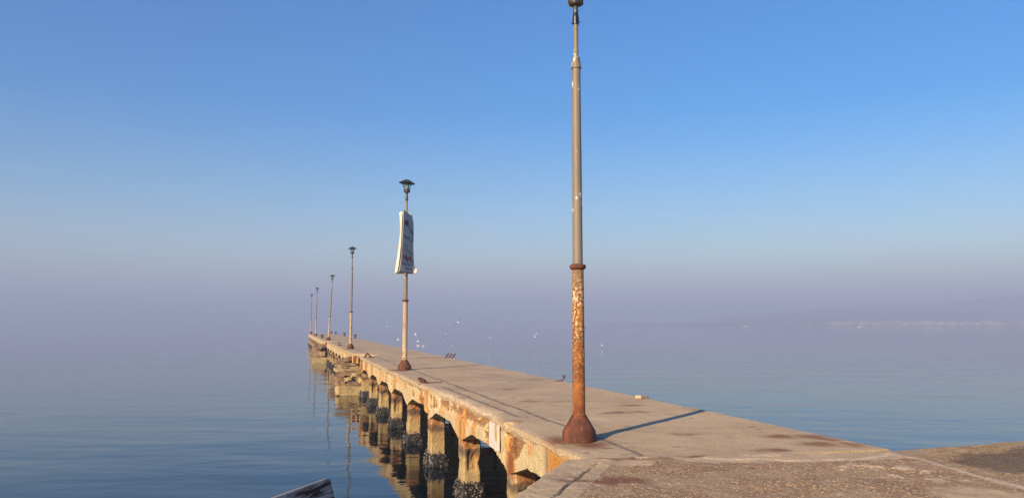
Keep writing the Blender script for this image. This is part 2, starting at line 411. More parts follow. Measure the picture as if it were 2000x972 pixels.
def mat_pole_lower(flake):
    n = NT('flaking_rusty_pole' if flake > 0.5 else 'rusting_painted_pole')
    x = n.rnd(11.0) if flake < 0.5 else n.obj
    z = n.sep(n.obj)[2]
    a = n.noise(n.map(x, (1, 1, 0.5)), 6, 6, 0.68, 0.4); b = n.noise(n.map(x, (1, 1, 0.6)), 42, 5, 0.72, 0.5); f = n.noise(x, 80, 3)
    rust = n.ramp(a, [(0.3, (0.10, 0.030, 0.012)), (0.5, (0.29, 0.088, 0.019)), (0.68, (0.50, 0.19, 0.04))])
    if flake > 0.5:
        k = n.math('ADD', b, n.math('MULTIPLY', n.math('SUBTRACT', n.math('MINIMUM', z, 1.9), 1.15), 0.085))
        rust = n.mix(n.math('MULTIPLY', n.sm(b, 0.45, 0.36), 0.85), rust, (0.075, 0.028, 0.014))
        col = n.mix(n.math('MULTIPLY', n.sm(k, 0.48, 0.62), 0.85), rust, (0.60, 0.36, 0.12))
        k2 = n.math('ADD', k, n.math('MULTIPLY', n.math('SUBTRACT', n.noise(n.map(x, (1, 1, 0.4)), 6, 3), 0.5), 0.8))
        col = n.mix(n.math('MULTIPLY', n.sm(k2, 0.60, 0.68), 0.85), col, (0.66, 0.53, 0.33))
        top = n.sm(n.math('ADD', z, n.math('MULTIPLY', a, 0.5)), 2.30, 2.5)
        col = n.mix(n.math('MULTIPLY', top, 0.85), col, (0.30, 0.19, 0.10))
        nb = n.bump(n.math('ADD', b, n.math('MULTIPLY', n.sm(k, 0.5, 0.56), 0.5)), 0.012, 1.0)
    else:
        col = n.mix(n.sm(n.math('ADD', a, n.math('MULTIPLY', n.math('SUBTRACT', z, 1.0), 0.03)), 0.38, 0.5), rust, (0.44, 0.32, 0.19))
        col = n.mix(n.math('MULTIPLY', n.math('MULTIPLY', n.sm(b, 0.46, 0.58), n.sm(z, 1.5, 0.7)), 0.8), col, (0.60, 0.52, 0.38))
        nb = n.bump(b, 0.006, 0.8)
    return n.done(col, 0.8, nb)
def mat_pole_paint():
    n = NT('taupe_pole_paint')
    x = n.obj
    a = n.noise(n.map(x, (1, 1, 0.35)), 5, 5, 0.6); b = n.noise(n.map(x, (1, 1, 0.8)), 9, 4, 0.6)
    col = n.ramp(a, [(0.3, (0.175, 0.145, 0.108)), (0.7, (0.24, 0.195, 0.145))])
    z = n.sep(x)[2]
    zone = n.math('MULTIPLY', n.sm(z, 3.1, 3.3), n.sm(z, 3.65, 3.45))
    zone2 = n.math('MULTIPLY', n.sm(z, 4.6, 5.0), 0.6)
    ch = n.sm(n.math('ADD', b, n.math('MULTIPLY', n.math('MAXIMUM', zone, zone2), 0.10)), 0.70, 0.72)
    col = n.mix(ch, col, (0.62, 0.58, 0.52))
    return n.done(col, 0.55, n.bump(a, 0.003, 0.5))
def mat_plain(name, col, rough=0.6, var=0.15, scale=8, metallic=0.0):
    n = NT(name)
    a = n.noise(n.rnd(), scale, 4, 0.6)
    c = n.ramp(a, [(0.3, tuple(q * (1 - var) for q in col)), (0.7, tuple(min(1, q * (1 + var)) for q in col))])
    return n.done(c, rough, n.bump(a, 0.002, 0.4), Metallic=metallic)
def mat_glass():
    n = NT('lantern_glass')
    tr = n.node('ShaderNodeBsdfTransparent'); tr.inputs[0].default_value = (0.90, 0.93, 0.92, 1)
    gl = n.node('ShaderNodeBsdfGlossy', Roughness=0.06)
    lw = n.node('ShaderNodeLayerWeight', Blend=0.25)
    fr = n.node('ShaderNodeMath', {'operation': 'MULTIPLY_ADD'}); n.t.links.new(lw.outputs['Facing'], fr.inputs[0]); fr.inputs[1].default_value = 0.35; fr.inputs[2].default_value = 0.03
    mx = n.node('ShaderNodeMixShader')
    n.t.links.new(fr.outputs[0], mx.inputs[0]); n.t.links.new(tr.outputs[0], mx.inputs[1]); n.t.links.new(gl.outputs[0], mx.inputs[2])
    n.t.links.new(mx.outputs[0], n.out.inputs['Surface'])
    return n.m
def mat_water():
    n = NT('calm_sea_water')
    g = n.node('ShaderNodeNewGeometry').outputs['Position']
    patch = n.noise(n.map(g, (0.035, 0.09, 1)), 1.0, 3, 0.5)
    calm = n.ramp(patch, [(0.36, 0.12), (0.64, 1.0)])
    r1 = n.noise(n.map(g, (0.9, 1.5, 1), (0, 0, 0.25)), 1.0, 2, 0.5)
    r2 = n.noise(n.map(g, (3.0, 5.0, 1), (0, 0, -0.2)), 1.0, 2, 0.5)
    r3 = n.noise(n.map(g, (0.16, 0.33, 1), (0, 0, 0.15)), 1.0, 2, 0.5)
    h = n.math('ADD', n.math('MULTIPLY', r1, 0.017), n.math('MULTIPLY', r2, 0.0052))
    h = n.math('ADD', n.math('MULTIPLY', h, calm), n.math('MULTIPLY', r3, 0.060))
    nb = n.bump(h, 1.0, 1.0)
    return n.done((0.002, 0.008, 0.013), 0.02, nb, IOR=1.333)
M = dict(chip=mat_plain('chipped_concrete', (0.52, 0.39, 0.26), 0.9, 0.3, 20), deck=mat_deck(), beam=mat_beam(), column=mat_column(), mussel=mat_mussel(), rubble=mat_rubble(), pale=mat_pale_slab(),
         quay=mat_quay(), rust=mat_rust(), pole1=mat_pole_lower(1), pole2=mat_pole_lower(0), paint=mat_pole_paint(),
         black=mat_plain('black_plastic', (0.012, 0.013, 0.018), 0.35), grey=mat_plain('weathered_grey_metal', (0.11, 0.10, 0.09), 0.45, 0.3, 14, 0.6),
         cap=mat_plain('dark_lantern_cap', (0.035, 0.030, 0.028), 0.5, 0.3), glass=mat_glass(), white=mat_plain('white_reflector', (0.75, 0.73, 0.68), 0.4),
         water=mat_water())

# ------------------------------------------------------------------ water, hills, shore, haze
def flat(name, x0, x1, y0, y1, z, m):
    return pydata(name, [(x0, y0, z), (x1, y0, z), (x1, y1, z), (x0, y1, z)], [(0, 1, 2, 3)], m)
tag(flat('sea_water', -7000, 7000, -300, 9000, WATER, M['water']), 'calm bluish sea fading into haze', 'sea', kind='structure')

def mat_hill():
    n = NT('hill_scrub')
    a = n.noise(n.obj, 0.02, 5)
    return n.done(n.ramp(a, [(0.35, (0.035, 0.05, 0.035)), (0.65, (0.07, 0.075, 0.05))]), 0.95)
HILL_Y = 2900.0
xs = np.linspace(350, 4200, 150); ys = np.linspace(HILL_Y - 700, HILL_Y + 900, 40)
ridge_px = np.array([1200, 1290, 1420, 1600, 1720, 1840, 1950, 2000, 2300, 3200])
ridge_y = np.array([640, 637, 620, 603, 597, 594, 582, 576, 569, 590])
def ridge(x):
    px = 1000 + 1500 * x / HILL_Y
    return np.maximum(0, (633 - np.interp(px, ridge_px, ridge_y)) / 1500 * HILL_Y)
P = []
for yy in ys:
    t = (yy - HILL_Y) / (700 if yy < HILL_Y else 900)
    prof = max(0.0, 1 - abs(t)) ** 0.8
    hh = ridge(xs) * prof * (0.86 + 0.28 * fbm(xs / 160, np.full_like(xs, yy / 160), 0, 5)) + WATER - 2 + 6 * prof
    P.append(np.stack([xs, np.full_like(xs, yy), hh], 1))
P = np.concatenate(P)
tag(pydata('hills', P, grid_faces(40, 150), mat_hill(), smooth=True), 'low hazy ridge of hills across the water', 'hills', kind='structure')
# flat shore land under the town
SH_Y = 1750.0
xs = np.linspace(480, 2600, 120)
V = []; F = []
for i, xx in enumerate(xs):
    f = SH_Y + 14 * math.sin(xx * 0.011) + 10 * math.sin(xx * 0.037) + max(0, 700 - xx) * 0.25
    for (yy, zz) in ((f, WATER - 0.5), (f + 4, WATER + 0.9), (f + 60, WATER + 2.0), (f + 700, WATER + 6)):
        V.append((xx, yy, zz))
tag(pydata('shore_land', V, grid_faces(120, 4), mat_plain('shore_ground', (0.16, 0.14, 0.10), 0.9)), 'flat far shore under the hazy town', 'shore', kind='structure')

hz = bmesh.new()
bm_box(hz, (0, 4250, (HAZE_TOP + WATER - 1) / 2), (13800, 8900, HAZE_TOP - WATER + 1))
hm = bpy.data.materials.new('haze_air'); hm.use_nodes = True
t_ = hm.node_tree; t_.nodes.remove(t_.nodes['Principled BSDF'])
pv = t_.nodes.new('ShaderNodeVolumePrincipled')
pv.inputs['Color'].default_value = (*HAZE_COLOR, 1); pv.inputs['Density'].default_value = HAZE_DENSITY
pv.inputs['Anisotropy'].default_value = -0.04
t_.links.new(pv.outputs[0], t_.nodes['Material Output'].inputs['Volume'])
hm.cycles.homogeneous_volume = True
tag(from_bm('haze', hz, hm), 'pale morning haze over the sea', 'haze', kind='stuff')

# ------------------------------------------------------------------ quay (foreground slab)
QZ = 0.022
outline = np.array([(-3.4, -3.6), (0.02, 7.32), (0.26, 8.06), (0.60, 9.16), (0.66, 9.26), (0.92, 9.34), (1.35, 9.42), (1.87, 9.53), (3.16, 9.70), (4.2, 9.80), (4.8, 9.92), (5.7, 10.18), (6.87, 10.50), (9.5, 11.2), (16, 12.4), (26, 13.0), (26, -24), (-9.8, -24)])
Q0 = np.array([2.6, 2.0])
def out_r(th):
    d = np.array([math.sin(th), math.cos(th)]); best = 1e9
    for p, q in zip(outline, np.roll(outline, -1, 0)):
        e = q - p; den = d[0] * e[1] - d[1] * e[0]
        if abs(den) < 1e-9: continue
        r0 = p - Q0
        t = (r0[0] * e[1] - r0[1] * e[0]) / den; s_ = (r0[0] * d[1] - r0[1] * d[0]) / den
        if t > 0 and -1e-6 <= s_ <= 1 + 1e-6: best = min(best, t)
    return best
ths = np.concatenate([np.arange(-40, 42, 0.22), np.arange(42, 100, 2), np.arange(100, 320, 6)]) * math.pi / 180
rad_f = 1 - np.concatenate([[0, 0.0022], np.arange(0.006, 0.62, 0.0042), np.arange(0.63, 0.985, 0.05), [0.9985]])
Rth = np.array([out_r(t) for t in ths])
TH, RF = np.meshgrid(ths, rad_f)
RR = RF * Rth[None, :]
X = Q0[0] + np.sin(TH) * RR; Y = Q0[1] + np.cos(TH) * RR
edge = (1 - RF) * Rth[None, :]
def seg_d(px, py, a, b):
    ax, ay = a; bx, by = b
    t = np.clip(((px - ax) * (bx - ax) + (py - ay) * (by - ay)) / ((bx - ax) ** 2 + (by - ay) ** 2), 0, 1)
    return np.hypot(px - ax - t * (bx - ax), py - ay - t * (by - ay))
wx_ = (fbm(X * 2.3, Y * 2.3, 0, 3) - 0.5) * 0.22; wy_ = (fbm(X * 2.3, Y * 2.3, 0, 9) - 0.5) * 0.22
def poly_d(pts, wob=1.0):
    d = 1e9
    for a, b in zip(pts, pts[1:]): d = np.minimum(d, seg_d(X + wx_ * wob, Y + wy_ * wob, a, b))
    return d
Zq = QZ + 0.022 * (fbm(X * 0.9, Y * 0.9, 0, 1) - 0.5) + 0.016 * (fbm(X * 7, Y * 7, 0, 2, 3) - 0.5) + 0.007 * (vn(X * 27, Y * 27, 0, 4) - 0.5)
crk = poly_d([(0.98, 9.02), (0.80, 8.55), (0.36, 7.21), (-2.8, -2.0)], 0.35)
crack = sst(0.024, 0.008, crk) * sst(0.25, 0.5, fbm(X * 3, Y * 3, 0, 8) + 0.15)
crk2 = poly_d([(1.72, 9.2), (1.62, 8.95), (1.25, 8.78)], 0.6)
crack = np.maximum(crack, sst(0.03, 0.01, crk2) * 0.8)
left_line = seg_d(X, Y, (-3.4, -3.6), (0.62, 9.2))
coping = sst(0.62, 0.50, crk * 0 + left_line) * (X < 1.2)
smooth = np.maximum(coping, sst(0.24, 0.12, poly_d([(1.05, 9.1), (1.5, 9.1)])))
smooth = np.maximum(smooth, sst(0.42, 0.22, poly_d([(2.2, 9.45), (3.3, 9.4), (4.5, 9.6)])) * 0.75)
seam = poly_d([(4.7, 9.75), (4.80, 9.2), (4.84, 8.64), (5.0, 7.6), (5.2, 5.5)], 0.8)
smooth = np.maximum(smooth, sst(0.9, 0.2, poly_d([(4.4, 7.4), (5.0, 5.8)])) * 0.6)
moss = sst(4.9, 5.3, X + wx_); 
dark = sst(0.85, 0.15, seg_d(X + wx_, Y + wy_, (5.65, 8.95), (6.9, 9.5))) * 1.15 + 0.22 * moss
mort = np.maximum(sst(0.075, 0.02, poly_d([(1.5, 9.40), (1.87, 9.47), (2.6, 9.52), (3.4, 9.56)], 0.9)) * sst(0.3, 0.6, fbm(X * 2, Y * 2, 0, 22)),
                  sst(0.05, 0.015, poly_d([(2.3, 9.38), (3.2, 9.24), (4.0, 9.26), (4.7, 9.62)], 0.8)) * 0.9)
mort = np.maximum(mort, sst(0.07, 0.02, seam) * 0.85)
wp = sst(0.55, 0.2, seg_d(X, Y, (3.9, 8.6), (4.4, 8.3))) * sst(0.62, 0.68, fbm(X * 6, Y * 12, 0, 31)); mort = np.maximum(mort, wp)
rustq = np.maximum(sst(0.16, 0.04, poly_d([(1.05, 9.32), (1.35, 9.36)])), sst(0.10, 0.03, poly_d([(1.95, 9.5), (2.3, 9.52)])))
rustq = np.maximum(rustq, 0.9 * sst(0.35, 0.1, poly_d([(0.62, 8.1), (1.15, 8.0)])) * sst(0.45, 0.6, fbm(X * 5, Y * 5, 0, 41)))
lip = sst(0.07, 0.0, edge)
Zq += 0.012 * coping - 0.014 * crack + 0.012 * mort - 0.02 * lip * fbm(X * 5, Y * 5, 0, 12) - 0.006 * smooth
Zq += 0.05 * sst(5.2, 7.5, X) 
wig = (fbm(X * 3.1, Y * 3.1, 0, 51) - 0.5) * 0.14 * sst(0.25, 0, edge)
X = X - np.sin(TH) * (0.02 + wig); Y = Y - np.cos(TH) * (0.02 + wig)
n_r, n_t = X.shape
V = np.stack([X, Y, Zq], 2).reshape(-1, 3)
F = grid_faces(n_r, n_t, closed=True)
at_ = {k: v.ravel() for k, v in dict(crack=crack, smoothness=smooth, dark=dark, moss=moss, mortar=mort, rust=rustq).items()}
side = []
base = len(V)
for zz, inn in ((-0.10, 0.0), (-0.6, 0.03), (-1.4, 0.02), (-2.6, 0.0)):
    jx = (fbm(ths * 40, np.full_like(ths, zz * 3), 0, 61) - 0.5) * 0.06
    side.append(np.stack([X[0] - np.sin(ths) * (inn + jx), Y[0] - np.cos(ths) * (inn + jx), np.full_like(ths, zz)], 1))
V = np.concatenate([V] + side)
F = [(d, c, b, a) for a, b, c, d in F]
prev = 0
for q in range(4):
    cur = base + q * n_t
    for j in range(n_t):
        k = (j + 1) % n_t
        F.append((prev + j, prev + k, cur + k, cur + j))
    prev = cur
for k in at_: at_[k] = np.concatenate([at_[k], np.zeros(4 * n_t)])
quay = pydata('quay_pavement', V, [f[::-1] for f in F], M['quay'], attrs=at_, smooth=False)
tag(quay, 'rough aggregate concrete quay in the foreground', 'quay', kind='structure')

# ------------------------------------------------------------------ pier
pier_loc = world_vu(V0, U0, WATER)
pier = empty('concrete_pier', pier_loc, ANG)
tag(pier, 'long crumbling concrete pier on columns stretching out over the sea', 'pier')
def L(v, u, z): return np.stack(np.broadcast_arrays(np.asarray(v, float) - V0, np.asarray(u, float) - U0, np.asarray(z, float) - WATER), -1)
TIPS = [12.25 + 3.75 * k for k in range(35)]
GAPS = [(39.6, 43.2), (73.8, 77.2)]
def bump_(u, c, w_): return np.clip(1 - np.abs(np.asarray(u) - c) / w_, 0, 1)
def edge_in(u):                 # how far the broken slab edge is eaten back
    u = np.asarray(u, float)
    e = 0.05 * np.clip(fbm(u * 0.9, u * 0 + 3, 0, 71) - 0.42, 0, 1) * 4 * 0.5 + 0.03 * (fbm(u * 6, u * 0, 0, 72) - 0.4)
    zone = sst(12.6, 13.6, u) * sst(20.5, 18.0, u)
    e = e + zone * (0.05 + 0.13 * np.clip(fbm(u * 1.6, u * 0 + 9, 0, 73) - 0.3, 0, 1))
    e = e + 0.20 * sst(0, 1, 2.2 * bump_(u, 12.28, 0.16))
    for a, b in GAPS: e = e + 0.85 * sst(a - 0.3, a + 0.2, u) * sst(b + 0.3, b - 0.2, u) * (0.6 + 0.8 * fbm(u * 1.3, u * 0, 0, 74))
    return np.maximum(e, 0)
us = np.concatenate([np.arange(PU0, 24, 0.05), np.arange(24, 46, 0.12), np.arange(46, 80, 0.3), np.arange(80, PU1 + 0.01, 0.6)])
nv = 60
fr = np.linspace(0, 1, nv)
fr = np.concatenate([[0, 0.004, 0.008, 0.013, 0.019, 0.025, 0.032, 0.040, 0.048, 0.056, 0.066], fr[5:]]); nv = len(fr)
UU, FF = np.meshgrid(us, fr, indexing='ij')
el = edge_in(us); er = 0.03 * fbm(us * 4, us * 0, 0, 81) + 0.12 * np.clip(fbm(us * 0.7, us * 0, 0, 82) - 0.6, 0, 1)
VV = (VL + el)[:, None] + FF * ((VR - er) - (VL + el))[:, None]
ZZ = 0.020 * (fbm(VV * 0.8, UU * 0.5, 0, 83) - 0.5) + 0.010 * (fbm(VV * 6, UU * 6, 0, 84, 3) - 0.5)
dl = VV - (VL + el)[:, None]; dr = (VR - er)[:, None] - VV
wzone = (sst(12.6, 13.6, us) * sst(20.5, 18.0, us))[:, None]
ZZ -= 0.045 * sst(0.09, 0.0, dl) * (0.2 + 1.5 * fbm(VV * 11, UU * 11, 0, 85, 3)) * (0.25 + 0.9 * wzone) + 0.03 * sst(0.06, 0, dr)
ZZ -= 0.10 * wzone * sst(0.26, 0.0, dl) * np.clip(fbm(VV * 5, UU * 4, 0, 86) - 0.2, 0, 1)
lipA = sst(0.07, 0.01, dl + 0.16 * (fbm(VV * 5, UU * 5, 0, 87) - 0.5) - 0.10 * wzone) * (0.4 + 0.6 * wzone) + 0.8 * sst(0.08, 0.02, dr + 0.08 * (fbm(VV * 5, UU * 5, 0, 88) - 0.5))
rustA = np.zeros_like(VV)
for (pv_, pu_) in ((3.92, 10.17), (3.92, 27.35), (3.92, 51.6), (3.92, 79.9)):
    rustA = np.maximum(rustA, sst(0.62, 0.24, np.hypot(VV - pv_ + 0.12, (UU - pu_ + 0.1) * 0.9) + 0.35 * (fbm(VV * 3, UU * 3, 0, 89) - 0.5)))
for (pv_, pu_, rr_) in ((3.5, 21.1, 0.4), (7.5, 20.7, 0.35), (5.6, 10.3, 0.35), (6.9, 9.75, 0.45), (7.3, 9.6, 0.5), (4.9, 15.5, 0.3), (7.3, 8.85, 0.55), (6.9, 9.0, 0.5), (7.45, 9.3, 0.45), (6.0, 8.68, 0.34), (4.9, 8.58, 0.22), (5.3, 18.6, 0.3), (6.6, 14.2, 0.25), (3.62, 12.3, 0.2)):
    rustA = np.maximum(rustA, 0.9 * sst(rr_, rr_ * 0.3, np.hypot((VV - pv_), (UU - pu_) * 1.6) + 0.3 * (fbm(VV * 4, UU * 4, 0, 90) - 0.5)))
top = L(VV, UU, ZZ)
nu = len(us)
TH_S = 0.17
low_l = TH_S * (0.85 + 0.5 * fbm(us * 3, us * 0, 0, 91))
mid_l = L(VL + el + 0.012 * fbm(us * 9, us * 0, 0, 92) - 0.004, us, -0.5 * low_l)
bot_l = L(VL + el + 0.03 + 0.03 * fbm(us * 7, us * 0, 0, 93), us, -low_l)
bot_l2 = L(VL + el + 0.12, us, -low_l - 0.01); bot_r2 = L(VR - er - 0.1, us, -TH_S); bot_r = L(VR - er - 0.01, us, -TH_S + 0.01)
ring = np.concatenate([top, bot_r[:, None], bot_r2[:, None], bot_l2[:, None], bot_l[:, None], mid_l[:, None]], 1)
m_ = ring.shape[1]
pad = lambda A, val: np.concatenate([A, np.full((nu, 5), 0.0)], 1)
lipP = pad(lipA, 0); lipP[:, -1] = 0.8; lipP[:, -2] = 0.5
rustP = pad(rustA, 0); rustP[:, -2] = 0.6 * sst(0.45, 0.6, fbm(us * 1.5, us * 0, 0, 94))
V = ring.reshape(-1, 3)
F = grid_faces(nu, m_, closed=True) + [tuple(range(m_ - 1, -1, -1)), tuple((nu - 1) * m_ + k for k in range(m_))]
deck = pydata('deck', V, [f[::-1] for f in F], M['deck'], pier, attrs=dict(lip=lipP, rust=rustP))
deck.location = (0, 0, 0)

def beam_bottom(u, tips=TIPS):
    u = np.asarray(u, float)
    d = np.min(np.abs(u[:, None] - np.array(tips)[None, :]), 1)
    return 0.54 + 0.25 * np.clip((1.05 - d) / 0.95, 0, 1)
def rust_hollow_face(u, z):
    r = 0.55 * sst(0.5, 0.72, fbm(u * 0.8, z * 0.3, 0, 101)) * sst(0.3, 0.6, vn(u * 3, z * 0.2, 0, 102))
    r = np.maximum(r, 0.5 * sst(-0.05, -0.2, z) * sst(-0.5, -0.25, z) * sst(0.55, 0.7, fbm(u * 2, z, 0, 103)))
    for (c, w_, s_) in ((12.15, 0.42, 1.25), (9.9, 0.55, 0.95), (15.75, 0.55, 0.95), (16.3, 0.3, 0.6), (13.6, 0.15, 0.8), (18.1, 0.3, 0.55), (19.9, 0.2, 0.7), (21.15, 0.28, 0.8), (20.3, 0.2, 0.6),
                        (26.3, 0.5, 0.85), (28.6, 0.35, 0.7), (30.5, 0.5, 0.55), (33.6, 0.8, 0.8), (36.3, 0.7, 1.0), (38.6, 1.0, 1.15), (45.0, 0.6, 0.7), (48.5, 0.6, 0.8), (52.5, 0.5, 0.8), (57, 0.5, 0.7), (83, 1.2, 0.7), (92, 1.0, 0.6), (43.3, 0.7, 1.5), (77.3, 0.9, 1.5)):  # last two entries paint shaded hollows at the broken beam ends
        r = np.maximum(r, s_ * sst(0, 0.6, bump_(u + 0.12 * (vn(u * 5, z * 2, 0, 104) - 0.5), c, w_)) * (0.75 + 0.35 * vn(u * 9, z * 0.8, 0, 105)))
    return r
def spall_face(u, z):
    s_ = np.zeros_like(u)
    # ragged spalled band just under the slab lip
    zone = sst(13.4, 14.2, u) * sst(19.4, 18.4, u)
    s_ = np.maximum(s_, zone * sst(-0.06, -0.14, z) * sst(-0.42, -0.20, z) * sst(0.38, 0.58, fbm(u * 2.2, z * 3, 0, 111)))
    for (c, zc, a, b) in ((19.55, -0.32, 0.22, 0.22), (18.75, -0.34, 0.2, 0.16), (20.9, -0.22, 0.16, 0.14), (12.2, -0.14, 0.4, 0.13), (17.5, -0.25, 0.35, 0.13), (16.2, -0.18, 0.4, 0.12), (14.6, -0.13, 0.5, 0.07), (9.8, -0.55, 0.25, 0.1)):
        s_ = np.maximum(s_, sst(1.1, 0.5, np.hypot((u - c) / a, (z - zc) / b) + 0.9 * (fbm(u * 6, z * 6, 0, 112) - 0.5)))
    s_ = np.maximum(s_, 0.8 * sst(0.66, 0.74, fbm(u * 1.1, z * 2.5, 0, 113)))
    return s_
def make_beam(u0, u1, left=True, tail=None):
    st = lambda u: 0.035 if u < 24 else (0.09 if u < 46 else 0.3)
    if not left: st = lambda u: 0.15 if u < 40 else 0.5
    u_ = [u0]
    while u_[-1] < u1: u_.append(min(u1, u_[-1] + st(u_[-1])))
    u_ = np.array(u_); n = len(u_)
    bot = -beam_bottom(u_) - 0.03 * (fbm(u_ * 3, u_ * 0, 0, 121) - 0.5) - 0.02 * (vn(u_ * 14, u_ * 0, 0, 122) - 0.5)
    topz = -0.10
    if not left: bot = np.minimum(bot - 0.12, -0.80)
    k = 26 if left else 6
    t = np.linspace(0, 1, k)
    U2, T2 = np.meshgrid(u_, t, indexing='ij')
    Z2 = topz + (bot[:, None] - topz) * T2
    ei = edge_in(u_)[:, None]
    if left:
        rs = rust_hollow_face(U2, Z2); sp = spall_face(U2, Z2)
        dep = 0.012 + 0.023 * sst(11.6, 12.4, U2) + 0.018 * fbm(U2 * 4, Z2 * 4, 0, 123) + 0.020 * (fbm(U2 * 14, Z2 * 14, 0, 124, 2) - 0.5) + 0.07 * sp * (0.5 + fbm(U2 * 9, Z2 * 9, 0, 125)) + np.clip(ei - 0.05, 0, 0.12) * sst(0.5, 0.0, T2) * 0.8
        V2 = VL + dep
        out = L(V2, U2, Z2)
        ib = L(VL + 0.30, u_, bot + 0.01); it = L(VL + 0.30, u_, np.full(n, topz))
    else:
        rs = sp = np.zeros_like(U2)
        out = L(VR - 0.06 + 0 * U2, U2, Z2)
        ib = L(VR - 0.32, u_, bot + 0.01); it = L(VR - 0.32, u_, np.full(n, topz))
    ring = np.concatenate([out, ib[:, None], it[:, None]], 1); m = k + 2
    F = grid_faces(n, m, closed=True) + [tuple(range(m)), tuple((n - 1) * m + q for q in range(m - 1, -1, -1))]
    if left: F = [f[::-1] for f in F]
    pd = lambda A: np.concatenate([A, np.zeros((n, 2))], 1)
    return pydata('edge_beam', ring.reshape(-1, 3), F, M['beam'], pier, attrs=dict(rust=pd(rs), spall=pd(sp)))
make_beam(PU0, 39.5); make_beam(43.3, 73.7); make_beam(77.3, PU1 - 0.1)
make_beam(PU0, PU1 - 0.1, left=False)
# end wall beam across the far end
bm = bmesh.new(); p = L((VL + VR) / 2, PU1 - 0.25, -0.45)
bm_box(bm, p, (VR - VL - 0.75, 0.3, 0.6), bevel=0.01); from_bm('end_beam', bm, M['beam'], pier)

# columns with mussel crusts
def make_column(seed):
    rng = random.Random(seed)
    hw, hl = 0.185, 0.25
    per = []
    def side_(a, b, n):
        for q in range(n): per.append(a + (b - a) * (q / n))
    ch = 0.03
    cs = [np.array(c) for c in ((-hw + ch, -hl), (hw - ch, -hl), (hw, -hl + ch), (hw, hl - ch), (hw - ch, hl), (-hw + ch, hl), (-hw, hl - ch), (-hw, -hl + ch))]
    for q in range(8): side_(cs[q], cs[(q + 1) % 8], 10 if q % 2 == 0 else 2)
    per = np.array(per); m = len(per)
    zs = np.arange(-2.35, -0.44, 0.045)      # relative to deck
    V = []; ru = []
    for z in zs:
        nx, ny = per[:, 0], per[:, 1]
        s0 = seed * 7.7
        d = 0.022 * (fbm(nx * 5 + s0, ny * 5, z * 5, 131) - 0.5) + 0.014 * (vn(nx * 22 + s0, ny * 22, z * 22, 132) - 0.5)
        sp = sst(0.55, 0.68, fbm(nx * 3 + s0, ny * 3, z * 2.2, 133)) * sst(-1.45, -1.2, z)
        d = d - 0.035 * sp
        # recess panel with lost cover on the face that looks back to land
        pan = (sst(0.10, 0.085, np.abs(nx)) * (ny < -hl + 0.02)) * sst(-1.42, -1.38, z) * sst(-0.98, -1.02, z) * (seed % 3 == 0)
        f = 1 + d / 0.2
        V.append(np.stack([nx * f, ny * f + 0.05 * pan, np.full(m, z - WATER)], 1))
        ru.append(np.clip(0.55 * sp + 0.5 * pan + 0.5 * sst(0.5, 0.62, fbm(nx * 2 + s0, ny * 2, z * 1.2, 134)) * sst(-1.5, -1.1, z), 0, 1))
    V = np.concatenate(V); n = len(zs)
    F = grid_faces(n, m, closed=True) + [tuple(range(m - 1, -1, -1)), tuple((n - 1) * m + q for q in range(m))]
    col = pydata('column', V, F, M['column'], pier, attrs=dict(rust=np.concatenate(ru)))
    # crust: lumpy band plus a few hundred shells
    VV_, FF_, sh = [], [], []
    def shell(c, ax, up, ln, wd, th, shade):
        b = len(VV_); sd = ax.cross(up).normalized()
        pts = [(0, 0, 0), (0.45, 0.5, 0), (0.8, 0.42, 0), (1, 0, 0), (0.8, -0.42, 0), (0.45, -0.5, 0), (0.5, 0, 0.5)]
        for (p_, q_, r_) in pts: VV_.append(c + ax * (p_ * ln) + sd * (q_ * wd) + up * (r_ * th)); sh.append(shade if r_ else shade * 0.8)
        VV_.append(c + ax * (0.5 * ln) - up * (0.2 * th)); sh.append(shade * 0.5)
        ringi = [0, 1, 2, 3, 4, 5]
        for q in range(6):
            FF_.append((b + ringi[q], b + ringi[(q + 1) % 6], b + 6)); FF_.append((b + ringi[(q + 1) % 6], b + ringi[q], b + 7))
    zc = np.linspace(0.30, -0.25, 9)          # heights over the water
    b0 = len(VV_)
    for qi, z in enumerate(zc):
        bulge = 0.02 + 0.06 * math.sin(min(1, (qi + 0.3) / 5) * math.pi * 0.6)
        for (x_, y_) in per[::2]:
            k = 1 + (bulge + 0.04 * (float(vn(x_ * 12, y_ * 12, z * 12, seed)) - 0.4)) / 0.2
            VV_.append(Vector((x_ * k, y_ * k, z))); sh.append(0.55 if qi > 4 and vn(x_ * 9, y_ * 9, z * 9, 3) > 0.5 else 0.2)
    mm = len(per[::2])
    for f in grid_faces(9, mm, closed=True): FF_.append(tuple(b0 + q for q in f))
    for q in range(1100):
        i = rng.randrange(m); x_, y_ = per[i]
        z = 0.36 - 0.5 * rng.random() ** 0.85
        nrm = Vector((x_ / hw ** 2 * 0.2, y_ / hl ** 2 * 0.2, 0)).normalized()
        if abs(abs(x_) - hw) < 0.01: nrm = Vector((math.copysign(1, x_), 0, 0))
        elif abs(abs(y_) - hl) < 0.01: nrm = Vector((0, math.copysign(1, y_), 0))
        bulge = 0.015 + 0.065 * math.sin(min(1, max(0, 0.36 - z) / 0.35) * math.pi * 0.6)
        c = Vector((x_, y_, z)) + nrm * (bulge + rng.uniform(-0.01, 0.015))
        ax = (nrm * rng.uniform(0.2, 1) + Vector((rng.uniform(-1, 1), rng.uniform(-1, 1), rng.uniform(-1, 0.6)))).normalized()
        up = (nrm + Vector((rng.uniform(-.6, .6), rng.uniform(-.6, .6), rng.uniform(-.6, .6)))).normalized()
        r_ = rng.random()
        shell(c, ax, up, rng.uniform(0.028, 0.06), rng.uniform(0.018, 0.034), rng.uniform(0.02, 0.035), 0.98 if r_ > 0.78 else (0.84 if r_ > 0.62 else (0.68 if r_ > 0.42 else rng.uniform(0, 0.45))))
